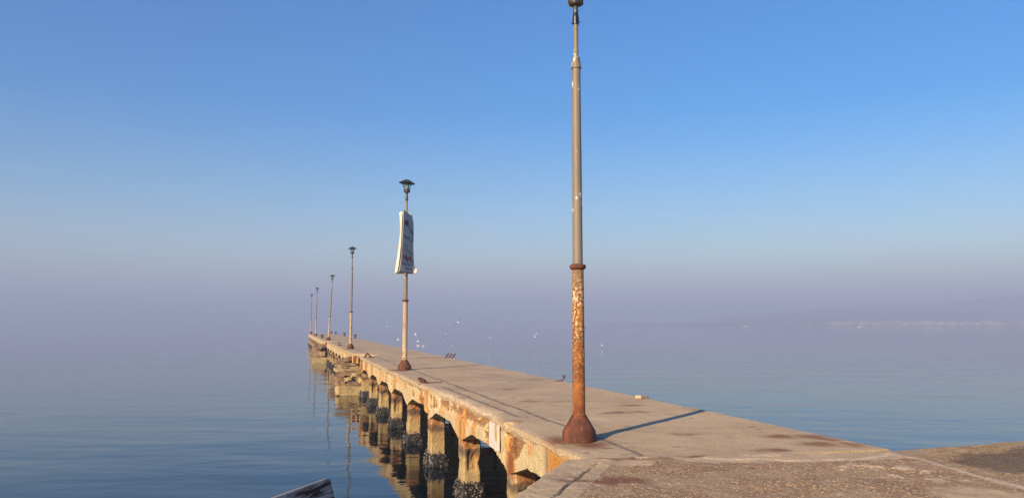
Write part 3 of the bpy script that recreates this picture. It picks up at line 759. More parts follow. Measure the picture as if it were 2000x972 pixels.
    cr = pydata('mussel_crust', VV_, FF_, M['mussel'], col, attrs=dict(shade=sh))
    return col
protos = [make_column(s_) for s_ in (3, 7, 6, 11, 16)]
used = set()
VCL, VCR = 3.715, 7.30
idx = 0
for k, tu in enumerate(TIPS):
    for side_v in (VCL, VCR):
        if side_v == VCL and any(a < tu < b for a, b in GAPS): continue
        pi_ = (k + (3 if side_v == VCR else 1)) % 5
        if pi_ in used: c = copy_tree(protos[pi_], pier)
        else: c = protos[pi_]; used.add(pi_)
        c.location = (side_v - V0, tu - U0, 0)
    bm = bmesh.new(); bm_box(bm, L((VL + VR) / 2, tu, -0.42), (VR - VL - 0.66, 0.30, 0.52), bevel=0.015)
    from_bm('cross_beam', bm, M['beam'], pier)
# white painted plate on the near beam face
bm = bmesh.new(); bm_box(bm, L(VL + 0.008, 13.05, -0.315), (0.03, 0.62, 0.43), bevel=0.006)
def mat_plate():
    n = NT('white_plate_paint'); x = n.obj
    s_ = n.sep(x); d = n.math('ABSOLUTE', n.math('SUBTRACT', s_[1], 12.90 - U0))
    st = n.math('MULTIPLY', n.sm(d, 0.12, 0.04), n.sm(s_[2], 1.52, 1.60))
    a = n.noise(n.map(x, (1, 1, 1)), 9, 5)
    col = n.mix(n.math('MULTIPLY', st, n.sm(a, 0.3, 0.55)), n.ramp(a, [(0.3, (0.52, 0.47, 0.42)), (0.6, (0.68, 0.63, 0.58))]), (0.52, 0.29, 0.05))
    return n.done(col, 0.7)
tag(from_bm('plate', bm, mat_plate(), pier), 'white painted plate with a rusty drip')

# ------------------------------------------------------------------ collapsed rubble
def slab_piece(name, v, u, z, size, rz=0, rx=0, ry=0, seed=0, m='rubble', label='', group=None):
    rng = random.Random(seed)
    bm = bmesh.new(); nseg = 9
    bmesh.ops.create_grid(bm, x_segments=nseg, y_segments=nseg, size=0.5)
    bot = [v_.co.copy() for v_ in bm.verts]
    for v_ in bm.verts: v_.co.z = 0.5
    ex = bmesh.ops.extrude_face_region(bm, geom=list(bm.faces))
    for g in ex['geom']:
        if isinstance(g, bmesh.types.BMVert): g.co.z = -0.5
    bmesh.ops.subdivide_edges(bm, edges=[e for e in bm.edges if abs(e.verts[0].co.z - e.verts[1].co.z) > 0.5], cuts=3)
    for v_ in bm.verts:
        x, y, zz = v_.co
        ang = math.atan2(y, x)
        k = 1 - 0.16 * float(vn(math.cos(ang) * 2 + seed * 3.1, math.sin(ang) * 2, zz * 0.8, 7)) * min(1, 2 * max(abs(x), abs(y)))
        x *= k; y *= k
        n1 = float(fbm(x * 4 + seed, y * 4, zz * 3, 21)) - 0.5; n2 = float(vn(x * 11 + seed, y * 11, zz * 9, 22)) - 0.5
        edge_k = max(abs(x), abs(y)) * 2
        zz = zz * (1 - 0.08 * edge_k ** 3) + 0.30 * n1 + 0.26 * n2
        v_.co = Vector((x * size[0] * (1 + 0.12 * n2), y * size[1] * (1 + 0.12 * n1), zz * size[2]))
    o = from_bm(name, bm, M[m])
    o.location = world_vu(v, u, z); o.rotation_euler = (rx, ry, ANG + rz)
    tag(o, label, 'concrete slab' if name == 'broken_slab' else 'rubble', group, 'thing')
    return o
g1 = 'broken concrete at the nearer collapse'; g2 = 'broken concrete at the farther collapse'
D_ = R
ND = [  # v, u, z, (across, along, thick), rz, rx, ry, material, label
 (3.30, 40.00, -1.74, (1.90, 0.55, 0.42), 0.06, 0, 1, 'pale', 'pale yellow slab lying at the waterline in front of the nearer rubble heap'),
 (3.55, 40.90, -1.46, (1.15, 0.9, 0.20), -0.10, 3, -3, 'rubble', 'dark brown ledge just above the pale waterline slab'),
 (3.25, 41.90, -1.30, (1.25, 1.0, 0.17), 0.16, -2, 4, 'rubble', 'grey ledge, third layer up in the nearer rubble heap'),
 (3.55, 42.60, -1.02, (1.30, 1.1, 0.18), -0.06, 2, 3, 'rubble', 'brown ledge in the middle of the nearer rubble heap'),
 (3.20, 43.60, -0.84, (1.45, 1.3, 0.16), 0.10, 2, -4, 'pale', 'flat pale ledge near the top of the nearer rubble heap'),
 (3.45, 44.40, -0.62, (1.10, 1.2, 0.15), -0.15, -2, 5, 'rubble', 'narrow brown ledge under the tilted deck slab'),
 (3.22, 45.40, -0.42, (1.25, 2.4, 0.17), 0.03, -2, -20, 'rubble', 'tilted slab sliding down from the deck edge above the nearer rubble heap'),
 (3.55, 43.00, -1.62, (1.30, 2.6, 0.60), 0.10, 2, 3, 'rubble', 'big buried block at the bottom of the nearer rubble heap'),
 (3.00, 45.60, -1.55, (0.90, 1.6, 0.55), 0.30, 4, -6, 'rubble', 'dark block half sunk left of the nearer rubble heap')]
for q, (v_, u_, z_, sz, rz_, rx_, ry_, m_n, lb) in enumerate(ND):
    slab_piece('broken_slab', v_, u_, z_, sz, rz_, D_(rx_), D_(ry_), 1 + q, m_n, lb, g1)
for q, (v_, u_, z_, s_) in enumerate(((3.05, 41.3, -1.24, 0.30), (3.7, 41.2, -1.22, 0.34), (2.95, 42.6, -1.12, 0.30), (3.5, 42.0, -1.10, 0.32), (3.8, 41.9, -0.9, 0.4), (2.75, 41.2, -1.78, 0.42), (3.8, 40.4, -1.3, 0.4), (3.0, 43.2, -0.68, 0.26))):
    slab_piece('rubble_chunk', v_, u_, z_, (s_ * 1.3, s_ * 1.2, s_ * 0.6), q * 1.1, D_(q * 13 % 20), D_(q * 29 % 25 - 12), 20 + q, 'rubble' if q % 3 else 'pale', 'small concrete chunk jammed among the slabs of the nearer collapse', 'chunks in the nearer collapse')
slab_piece('broken_slab', 3.05, 74.2, -1.72, (1.75, 0.9, 0.46), 0.05, 0, 0, 41, 'pale', 'pale yellow slab at the waterline below the farther gap', g2)
slab_piece('broken_slab', 3.15, 77.5, -1.35, (1.3, 2.2, 0.5), 0.2, D_(5), D_(-7), 42, 'rubble', 'brown slab stacked behind the pale slab at the farther gap', g2)
slab_piece('broken_slab', 3.3, 82.0, -1.3, (1.2, 3.0, 0.8), -0.1, D_(-4), D_(8), 43, 'rubble', 'long block of fallen concrete below the far deck', g2)
slab_piece('broken_slab', 3.2, 79.0, -0.62, (1.2, 3.4, 0.26), 0.04, D_(1), D_(-22), 44, 'rubble', 'tilted deck slab hanging at the farther gap', g2)
for q, (v_, u_, z_, s_) in enumerate(((3.5, 86, -1.5, 1.0), (3.55, 90, -1.6, 1.1), (3.0, 78.5, -1.0, 0.8), (3.3, 75.8, -1.2, 0.8), (3.6, 95, -1.6, 1.2), (3.65, 101, -1.6, 1.2))):
    slab_piece('rubble_chunk', v_, u_, z_, (s_, s_ * 1.5, s_ * 0.6), q * 1.3, D_(q * 17 % 25), D_(q * 23 % 30 - 12), 60 + q, 'rubble', 'lump of fallen concrete under the far stretch of the pier', 'chunks in the farther collapse')

# ------------------------------------------------------------------ lamp posts
def make_lamp(first):
    root = empty('lamp_post')
    lathe('base', [(0.20, -0.03), (0.232, 0.0), (0.234, 0.02), (0.232, 0.125), (0.222, 0.145), (0.108, 0.335), (0.103, 0.35), (0.06, 0.352)], M['rust'], root, 28)
    lathe('lower_pole', [(0.088, 0.30), (0.088, 0.6), (0.086, 1.4), (0.082, 2.41)], M['pole1'] if first else M['pole2'], root, 32)
    lathe('collar', [(0.07, 2.365), (0.095, 2.372), (0.113, 2.39), (0.117, 2.41), (0.113, 2.432), (0.095, 2.445), (0.07, 2.450)], M['rust'], root, 32)
    up = lathe('upper_pole', [(0.072, 2.44), (0.070, 3.4), (0.066, 4.4), (0.062, 5.33)], M['paint'], root, 32)
    rd = lathe('reducer', [(0.060, 5.29), (0.076, 5.295), (0.078, 5.315), (0.072, 5.335), (0.056, 5.43), (0.058, 5.435), (0.058, 5.455), (0.04, 5.457)], M['paint'], root, 32)
    lathe('neck_pole', [(0.036, 5.45), (0.035, 6.0)], M['paint'], root, 24)
    def bolts(bm):
        for a, z in ((0.3, 6.0), (2.8, 5.985), (4.6, 6.01)):
            q = Matrix.Rotation(a, 4, 'Z') @ Matrix.Translation((0.055, 0, z)) @ Matrix.Rotation(math.pi / 2, 4, 'Y')
            bmesh.ops.create_cone(bm, cap_ends=True, segments=6, radius1=0.008, radius2=0.008, depth=0.03, matrix=q)
    lathe('sleeve', [(0.030, 5.955), (0.046, 5.957), (0.047, 6.06), (0.040, 6.105), (0.036, 6.115), (0.036, 6.14), (0.03, 6.142)], M['black'], root, 24, True, bolts)
    head = empty('head_tmp')
    bpy.data.objects.remove(head)
    def fins(bm):
        for k in range(24):
            a = 2 * math.pi * k / 24
            bm_box(bm, Vector((0.106 * math.cos(a), 0.106 * math.sin(a), 6.315)), (0.014, 0.007, 0.11), Matrix.Rotation(a, 3, 'Z'))
    ln = lathe('lantern', [(0.034, 6.135), (0.038, 6.137), (0.038, 6.225), (0.045, 6.235), (0.088, 6.248), (0.102, 6.275), (0.106, 6.375), (0.09, 6.385)], M['grey'], root, 28, True, fins)
    # thin flared glass bowl with wall thickness
    lathe('glass_bowl', [(0.100, 6.375), (0.215, 6.585), (0.211, 6.587), (0.096, 6.377)], M['glass'], ln, 28)
    lathe('reflector', [(0.052, 6.38), (0.058, 6.40), (0.058, 6.56), (0.04, 6.57)], M['white'], ln, 20)
    def plates(bm):
        for z in (6.44, 6.50):
            bmesh.ops.create_cone(bm, cap_ends=True, segments=24, radius1=0.085, radius2=0.078, depth=0.008, matrix=Matrix.Translation((0, 0, z)))
    lathe('louvre', [(0.098, 6.553), (0.10, 6.556), (0.10, 6.562), (0.02, 6.565)], M['grey'], ln, 24, True, plates)
    lathe('cap', [(0.20, 6.572), (0.285, 6.580), (0.292, 6.588), (0.288, 6.595), (0.205, 6.632), (0.12, 6.690), (0.07, 6.710), (0.01, 6.715)], M['cap'], ln, 32)
    return root
lamps = []
LP = [(1132, 860, 1.0), (790, 722, 1.012), (684.5, 681, 1.0), (641.5, 664.2, 0.985), (616.5, 655.6, 1.0), (607, 651.6, 1.0)]
LAB = ['near lamp post whose lower pole is covered in flaking orange rust', 'lamp post with the printed white banner strapped round it',
       'upright lamp post beyond the banner, with rusty bell base and clear lantern', 'lamp post leaning to the right beside the left bollard',
       'thin distant lamp post, second from the far end of the pier', 'most distant lamp post on the far left corner of the pier']
first = make_lamp(True)
second = make_lamp(False)
g_l = 'lamp posts along the pier'
for i, (px, py, sc) in enumerate(LP):
    o = first if i == 0 else (second if i == 1 else copy_tree(second))
    p = on_plane(px, py, 0.0)
    if i == 0: p = world_vu(3.92, 10.17, 0)
    o.location = p; o.scale = (sc, sc, sc); o.rotation_euler = (0, 0, i * 0.7)
    if i == 3: o.rotation_euler = (R(-0.6), R(2.4), 0.4)
    if i == 4: o.rotation_euler = (0, R(0.7), 1.0)
    if i == 2: o.rotation_euler = (0, R(0.25), 2.0)
    tag(o, LAB[i], 'lamp post', g_l)
    lamps.append(o)
# second lamp's cap sits crooked
for ch in lamps[1].children:
    if ch.name.startswith('lantern'):
        for c2 in ch.children:
            if c2.name.startswith('cap'):
                Mx = Matrix.Translation((0, 0, 6.58)) @ Matrix.Rotation(R(5), 4, 'Y') @ Matrix.Translation((0, 0, -6.58))
                c2.matrix_local = lamps[1].matrix_world.to_3x3().to_4x4().inverted() @ Mx if False else Matrix.Rotation(-0.7, 4, 'Z') @ Mx @ Matrix.Rotation(0.7, 4, 'Z')

# ------------------------------------------------------------------ banner on the second post
def mat_cloth(name, col):
    n = NT(name); a = n.noise(n.map(n.obj, (1, 1, 0.4)), 5, 4, 0.6)
    c = n.ramp(a, [(0.3, tuple(q * 0.88 for q in col)), (0.7, col)])
    return n.done(c, 0.6, n.bump(a, 0.02, 0.6))
M['vinyl'] = mat_cloth('banner_vinyl', (0.43, 0.40, 0.40))  # white vinyl darkened, the shade on the printed face put into its colour
M['back'] = mat_cloth('banner_back', (0.80, 0.72, 0.58))
M['red_ink'] = mat_plain('red_ink', (0.32, 0.035, 0.05), 0.6)
M['black_ink'] = mat_plain('black_ink', (0.02, 0.02, 0.03), 0.6)
M['purple_ink'] = mat_plain('purple_ink', (0.22, 0.05, 0.10), 0.6)
bp = lamps[1].location
ban = empty('banner', bp)
tag(ban, 'sagging white vinyl banner with red and black print wrapped round the second lamp post', 'banner')
zt = [5.62, 5.30, 4.87, 4.35, 3.95, 3.62, 3.42]
lx = [-0.25, -0.225, -0.205, -0.265, -0.31, -0.355, -0.385]       # outer left fold
sx_ = [-0.055, -0.062, -0.075, -0.095, -0.13, -0.175, -0.215]     # near edge of the printed face
fx = [0.165, 0.21, 0.225, 0.215, 0.235, 0.27, 0.30]               # far edge of the printed face
def q_(arr, z): return float(np.interp(-z, [-k for k in zt], arr))
rows = 34
def sheet(name, fn, cols, m, parent, th=0.008):
    V = []; zs = np.linspace(5.62, 3.42, rows)
    for z in zs:
        for t in np.linspace(0, 1, cols): V.append(fn(t, z))
    V = np.array(V); F = grid_faces(rows, cols)
    o = pydata(name, V, F, m, parent, smooth=True)
    md = o.modifiers.new('thick', 'SOLIDIFY'); md.thickness = th; md.offset = 0
    return o
def front(t, z):
    a = np.array([q_(sx_, z), -0.36]); b = np.array([q_(fx, z), 0.30])
    p = a + (b - a) * t
    wv = 0.016 * math.sin(z * 5.5 + t * 4) * math.sin(t * math.pi) + 0.02 * math.sin(t * math.pi)
    n_ = np.array([b[1] - a[1], -(b[0] - a[0])]); n_ /= np.hypot(*n_)
    p = p + n_ * wv
    zz = z - 0.14 * t * sst(5.2, 5.62, z) + 0.05 * t * 0
    return (p[0], p[1], float(zz))
def side_sheet(t, z):
    pts = np.array([(q_(sx_, z) - 0.065, -0.235), (q_(sx_, z) * 0.4 + q_(lx, z) * 0.6, -0.185), (q_(lx, z), -0.09), (q_(lx, z) + 0.02, -0.05), (q_(lx, z) * 0.3, 0.13), (q_(fx, z) * 0.6, 0.25), (q_(fx, z) - 0.02, 0.31)])
    s_ = t * 6; i = min(5, int(s_)); f = s_ - i
    p = pts[i] * (1 - f) + pts[i + 1] * f
    return (p[0], p[1] + 0.008 * math.sin(z * 7 + t * 9), z - 0.03 * (1 - abs(t * 2 - 1)))
bf = sheet('printed_face', front, 16, M['vinyl'], ban)
sheet('back_sheet', side_sheet, 25, M['back'], ban)
# stiff near hem of the printed face and the rods that spread it
bm = bmesh.new(); tube(bm, [front(0, z) for z in np.linspace(5.62, 4.25, 14)], 0.014, 6); from_bm('hem', bm, M['vinyl'], ban, True)
bm = bmesh.new(); tube(bm, [(-0.06, -0.36, 5.64), (0.17, 0.30, 5.49)], 0.012, 6); tube(bm, [(-0.26, -0.10, 5.63), (-0.06, -0.25, 5.60)], 0.009, 6); from_bm('top_rod', bm, M['grey'], ban)
bm = bmesh.new(); tube(bm, [front(t, 3.425) for t in (0, 0.3, 0.6, 1)], 0.012, 6); from_bm('bottom_hem', bm, M['grey'], ban)
# curled corner at lower right
bm = bmesh.new()
cu = [front(1.0, 3.75), front(1.0, 3.62), front(1.0, 3.43), front(0.86, 3.72), front(0.86, 3.43)]
a, b, c_, d_, e_ = [Vector(p) for p in cu]
tip = c_ + Vector((0.075, -0.12, 0.14)); tip2 = c_ + Vector((0.035, -0.10, 0.0))
vs = [bm.verts.new(p) for p in (a, b + Vector((0.03, -0.02, 0)), tip, tip2, e_ + Vector((0.02, -0.03, 0)), d_ + Vector((0.01, -0.012, 0)))]
bm.faces.new((vs[0], vs[1], vs[5])); bm.faces.new((vs[1], vs[2], vs[3], vs[4])); bm.faces.new((vs[1], vs[4], vs[5]))
o = from_bm('curled_corner', bm, M['back'], ban); md = o.modifiers.new('thick', 'SOLIDIFY'); md.thickness = 0.008
# print: lettering and emblem strokes laid on the printed face
def ink(name, strokes, m, rad=0.011):
    bm = bmesh.new()
    for st in strokes:
        pts = []
        for (t, z) in st:
            p = Vector(front(t, z)); nrm = (Vector(front(min(1, t + .02), z)) - Vector(front(max(0, t - .02), z))).cross(Vector((0, 0, 1))).normalized()
            pts.append(p + nrm * 0.009)
        tube(bm, pts, rad, 5)
    return from_bm(name, bm, m, bf)
def text_strokes(txt, t0, t1, z, size, m, name, slope=0.0):
    cu = bpy.data.curves.new('txt', 'FONT'); cu.body = txt; cu.size = 1; cu.align_x = 'LEFT'
    ob = bpy.data.objects.new('txt', cu); C.objects.link(ob)
    bpy.context.view_layer.update()
    me = ob.evaluated_get(bpy.context.evaluated_depsgraph_get()).to_mesh()
    co_ = np.array([v.co[:] for v in me.vertices]); fs = [tuple(p.vertices) for p in me.polygons]
    ob.to_mesh_clear(); bpy.data.objects.remove(ob); bpy.data.curves.remove(cu)
    co_[:, 0] = (co_[:, 0] - co_[:, 0].min()) / np.ptp(co_[:, 0])
    V = []
    for x, y, _ in co_:
        t = t0 + (t1 - t0) * x; zz = z + size * y + slope * x
        p = Vector(front(t, zz)); nrm = (Vector(front(min(1, t + .02), zz)) - Vector(front(max(0, t - .02), zz))).cross(Vector((0, 0, 1))).normalized()
        V.append(p + nrm * 0.007)
    o = pydata(name, V, fs, m, bf)
    md = o.modifiers.new('thick', 'SOLIDIFY'); md.thickness = 0.003
    return o
ink('emblem', [[(0.30 + 0.17 * math.cos(a_) * k, 5.20 + 0.10 * math.sin(a_) * k) for a_ in np.linspace(0, 6.3, 14)] for k in (1.0, 0.65, 0.3)], M['purple_ink'], 0.014)
ink('emblem_outline', [[(0.42, 5.14), (0.58, 5.06), (0.72, 4.92), (0.85, 4.86)], [(0.86, 5.0), (0.74, 4.95), (0.93, 4.84)], [(0.10, 4.72), (0.3, 4.70), (0.5, 4.66)], [(0.16, 4.67), (0.45, 4.63)],
     [(0.62, 4.74), (0.55, 4.64), (0.70, 4.56), (0.88, 4.60), (0.92, 4.70), (0.80, 4.76)], [(0.15, 4.36), (0.30, 4.42), (0.42, 4.36), (0.36, 4.26), (0.5, 4.18)], [(0.55, 4.22), (0.68, 4.12), (0.85, 4.16)]], M['black_ink'], 0.010)
ink('red_script', [[(0.06, 3.97), (0.14, 4.03), (0.18, 3.93), (0.26, 4.04), (0.30, 3.92), (0.38, 4.06), (0.42, 3.88), (0.50, 4.0), (0.54, 3.86), (0.62, 4.02), (0.66, 3.90), (0.74, 4.02), (0.78, 3.84), (0.88, 3.88)],
     [(0.35, 4.0), (0.35, 3.80)], [(0.52, 3.95), (0.50, 3.78)], [(0.72, 4.0), (0.76, 3.80)]], M['red_ink'], 0.015)
text_strokes('Κρασάδικο', 0.14, 0.95, 3.71, 0.10, M['black_ink'], 'lettering', -0.03)
text_strokes('τηλέφωνο', 0.30, 0.80, 3.555, 0.10, M['black_ink'], 'lettering', -0.02)

# ------------------------------------------------------------------ bollards, rings, rods on the deck
def make_bollard():
    root = empty('mooring_bollard')
    lathe('stem', [(0.17, -0.02), (0.17, 0.03), (0.105, 0.06), (0.10, 0.26), (0.13, 0.30)], M['rust'], root, 20)
    lathe('bollard_head', [(0.125, 0.295), (0.185, 0.32), (0.20, 0.36), (0.19, 0.42), (0.12, 0.445), (0.01, 0.45)], M['rust'], root, 20)
    return root
bol = make_bollard()
gb = 'rusty mooring bollards at the far end of the pier'
BL = [((3.75, 90.8), 'rusty bollard on the left edge between the leaning lamp post and the next'), ((7.45, 90.6), 'nearest rusty bollard on the right edge of the far pier'),
      ((7.40, 107.6), 'rusty bollard on the right edge, second from the near one'), ((7.38, 127.3), 'rusty bollard on the right edge, third from the near one'), ((7.05, 134.6), 'faint bollard by the far right corner, just right of the leaning lamp post'),
      ((3.72, 132.5), 'rusty bollard crowding the base of the most distant lamp post')]
for i, (p, lb) in enumerate(BL):
    o = bol if i == 0 else copy_tree(bol)
    o.location = world_vu(*p, 0.0); o.rotation_euler.z = i * 1.3
    tag(o, lb, 'bollard', gb)
def rod_thing(name, pos, tubes, label, cat, rz=0, group=None):
    bm = bmesh.new()
    for pts, rad in tubes: tube(bm, pts, rad, 8)
    o = from_bm(name, bm, M['rust'], None, True); o.location = pos; o.rotation_euler.z = rz
    return tag(o, label, cat, group)
rod_thing('mooring_hook', world_vu(7.50, 20.7, 0), [([(-0.10, 0, 0.0), (-0.03, 0, 0.03), (0.02, 0, 0.07), (0.06, 0.0, 0.12), (0.07, 0.02, 0.16), (0.03, 0.03, 0.175), (0.0, 0.02, 0.14), (0.03, 0.0, 0.10)], 0.018), ([(-0.22, 0.0, 0.012), (-0.1, 0.02, 0.012)], 0.014)], 'rusty bent mooring hook on the right edge just left of the near lamp post', 'hook', -0.1)
# three stubby reinforcement rods, leaning
for k in range(3):
    dx = k * 0.17
    rod_thing('reinforcement_rod', world_vu(7.42, 36.9, 0) + Vector((dx, -0.25 * k * 0.4, 0)), [([(-0.10, 0, -0.02), (-0.03, 0, 0.04), (0.05, 0, 0.16), (0.10, 0, 0.185)], 0.034)],
              ['left one of three stubby rusty rods leaning on the right pier edge', 'middle one of three stubby rusty rods leaning on the right pier edge', 'right one of three stubby rusty rods leaning on the right pier edge'][k], 'rod', 0, 'three rusty rods on the right edge')
# chain and shackle on the left edge
def chain():
    root = empty('rusty_chain', world_vu(3.60, 21.3, 0), ANG)
    path = [(-0.02, 0.30, 0.10, 0.5), (0.0, 0.20, 0.085, 0), (-0.01, 0.08, 0.10, 1.4), (0.02, -0.04, 0.085, 0.1), (0.02, -0.16, 0.08, 1.2), (0.05, -0.27, 0.05, 0.3)]
    for (x, y, z, tw) in path:
        bm = bmesh.new(); pts = []
        for a_ in np.linspace(0, 2 * math.pi, 15): pts.append(Vector((math.cos(a_) * 0.05, math.sin(a_) * 0.095, 0)))
        tube(bm, pts, 0.026, 7, False)
        bmesh.ops.transform(bm, matrix=Matrix.Translation((x, y, z - 0.03)) @ Matrix.Rotation(tw, 4, 'Y') @ Matrix.Rotation(0.25, 4, 'X'), verts=bm.verts)
        from_bm('link', bm, M['rust'], root, True)
    bm = bmesh.new(); tube(bm, [(0.06, -0.30, 0.02), (0.22, -0.26, 0.014), (0.38, -0.14, 0.012), (0.5, -0.22, 0.012)], 0.013, 6); from_bm('loose_wire', bm, M['rust'], root, True)
    return tag(root, 'lump of rusty chain on the left deck edge right of the banner post', 'chain')
chain()
rod_thing('iron_stub', world_vu(3.72, 37.9, 0), [([(-0.12, 0, 0.0), (-0.08, 0, 0.12), (0.0, 0.02, 0.20), (0.06, 0.02, 0.12)], 0.045), ([(0.08, 0, 0), (0.14, 0, 0.12)], 0.05), ([(0.16, -0.1, 0.03), (0.28, -0.15, 0.04)], 0.03)], 'twisted rusty iron on the left edge above the nearer collapse', 'iron stub', 0.2)
rod_thing('iron_stub', world_vu(3.66, 59.1, 0), [([(0, 0, 0), (0.0, 0, 0.22), (0.10, 0, 0.27)], 0.055), ([(0.16, 0, 0.0), (0.18, 0, 0.10)], 0.06)], 'small rusty stub on the left edge beyond the upright lamp post', 'iron stub', 0.2)
slab_piece('concrete_chunk', 7.42, 15.45, 0.03, (0.32, 0.16, 0.07), 0.5, 0, 0.1, 77, 'chip', 'pale loose concrete flake on the right pier edge')

# ------------------------------------------------------------------ bench in the lower left corner
def mat_peel():
    n = NT('peeling_dark_paint'); x = n.obj
    a = n.noise(n.map(x, (3.0, 1.0, 9)), 3.2, 6, 0.68, 0.3); g_ = n.noise(n.map(x, (2, 1.5, 40)), 1.5, 4, 0.6); b = n.noise(x, 6, 3)
    k = n.math('ADD', a, n.math('MULTIPLY', n.math('SUBTRACT', b, 0.5), 0.25))
    wood = n.ramp(g_, [(0.35, (0.20, 0.17, 0.16)), (0.65, (0.38, 0.34, 0.32))])
    col = n.mix(n.sm(k, 0.50, 0.54), (0.045, 0.024, 0.021), wood)
    y = n.sep(n.node('ShaderNodeNewGeometry').outputs['Normal'])[2]
    up = n.attr('lit_top')  # sunlit top edge of the boards, painted in as a paler strip
    col = n.mix(n.math('MULTIPLY', up, 0.85), col, (0.40, 0.34, 0.31))
    n.p.inputs['Specular IOR Level'].default_value = 0.2
    return n.done(col, 0.85, n.bump(n.math('ADD', k, n.math('MULTIPLY', g_, 0.4)), 0.006, 0.8))
M['peel'] = mat_peel()
bp0 = on_plane(647, 932, 0.88)
bdir = math.atan2(0.60, 1.93)
bench = empty('wooden_bench', (bp0.x, bp0.y, QZ), -bdir)       # local y runs along the bench, away from the camera
tag(bench, 'weathered wooden bench with flaking dark paint, its board corner showing at the bottom', 'bench')
def plank(name, x, z, w_, th, tilt, length=1.9, round_r=0.03, m='peel'):
    # board in local yz plane, tilted about y
    V = []; lit_top = []; nl = 60
    prof = []
    rr = 0.007
    for (cx_, cz_, a0_) in ((th / 2 - rr, w_ / 2 - rr, 0.0), (-th / 2 + rr, w_ / 2 - rr, math.pi / 2), (-th / 2 + rr, -w_ / 2 + rr, math.pi), (th / 2 - rr, -w_ / 2 + rr, 1.5 * math.pi)):
        for a_ in np.linspace(a0_, a0_ + math.pi / 2, 4): prof.append((cx_ + rr * math.cos(a_), cz_ + rr * math.sin(a_)))
    def side_pts(p, q, k): return [(p[0] + (q[0] - p[0]) * t, p[1] + (q[1] - p[1]) * t) for t in np.linspace(0, 1, k + 2)[1:-1]]
    prof = prof[:8] + side_pts(prof[7], prof[8], 8) + prof[8:] + side_pts(prof[15], prof[0], 8)
    ly = np.linspace(-length, 0, nl); ly = np.concatenate([ly, [-0.006]]); ly = np.sort(ly)
    for y in ly:
        drop = max(0.0, y + 0.022) / 0.022
        for (px, pz) in prof:
            zz = pz - (0.010 * drop ** 2 if pz > 0 else 0)
            V.append((px * (1 - 0.25 * drop ** 3), y + 0.003 * float(vn(pz * 40, 1, 0, 5)), zz)); lit_top.append(float(sst(w_ / 2 - 0.016, w_ / 2 - 0.003, pz)) * (0.65 + 0.7 * float(vn(y * 6, pz * 40, 0, 6))))  # mask of the painted light along the top edge
    m_ = len(prof); n_ = len(ly)
    F = grid_faces(n_, m_, True) + [tuple(range(m_ - 1, -1, -1)), tuple((n_ - 1) * m_ + q for q in range(m_))]
    o = pydata(name, V, F, M[m], bench, attrs=dict(lit_top=np.clip(lit_top, 0, 1)), smooth=True)
    try: o.data.set_sharp_from_angle(angle=R(50))
    except Exception: pass
    o.location = (x, 0, z); o.rotation_euler = (0, tilt, 0)
    return o
TL = R(-17)
hb = 0.86
plank('backrest_plank', 0.0, hb - 0.075, 0.15, 0.034, TL)
plank('backrest_plank', 0.045, hb - 0.255, 0.15, 0.034, TL)
for k in range(3): plank('seat_plank', 0.16 + k * 0.15, 0.44, 0.135, 0.04, R(90))
for yy in (-0.25, -1.6):
    bm = bmesh.new()
    tube(bm, [(0.14, yy, 0), (0.09, yy, 0.42), (-0.045, yy, 0.84)], 0.022, 8); tube(bm, [(0.52, yy, 0), (0.50, yy, 0.40)], 0.022, 8); tube(bm, [(0.08, yy, 0.41), (0.52, yy, 0.41)], 0.02, 8)
    from_bm('leg_frame', bm, M['grey'], bench, True)

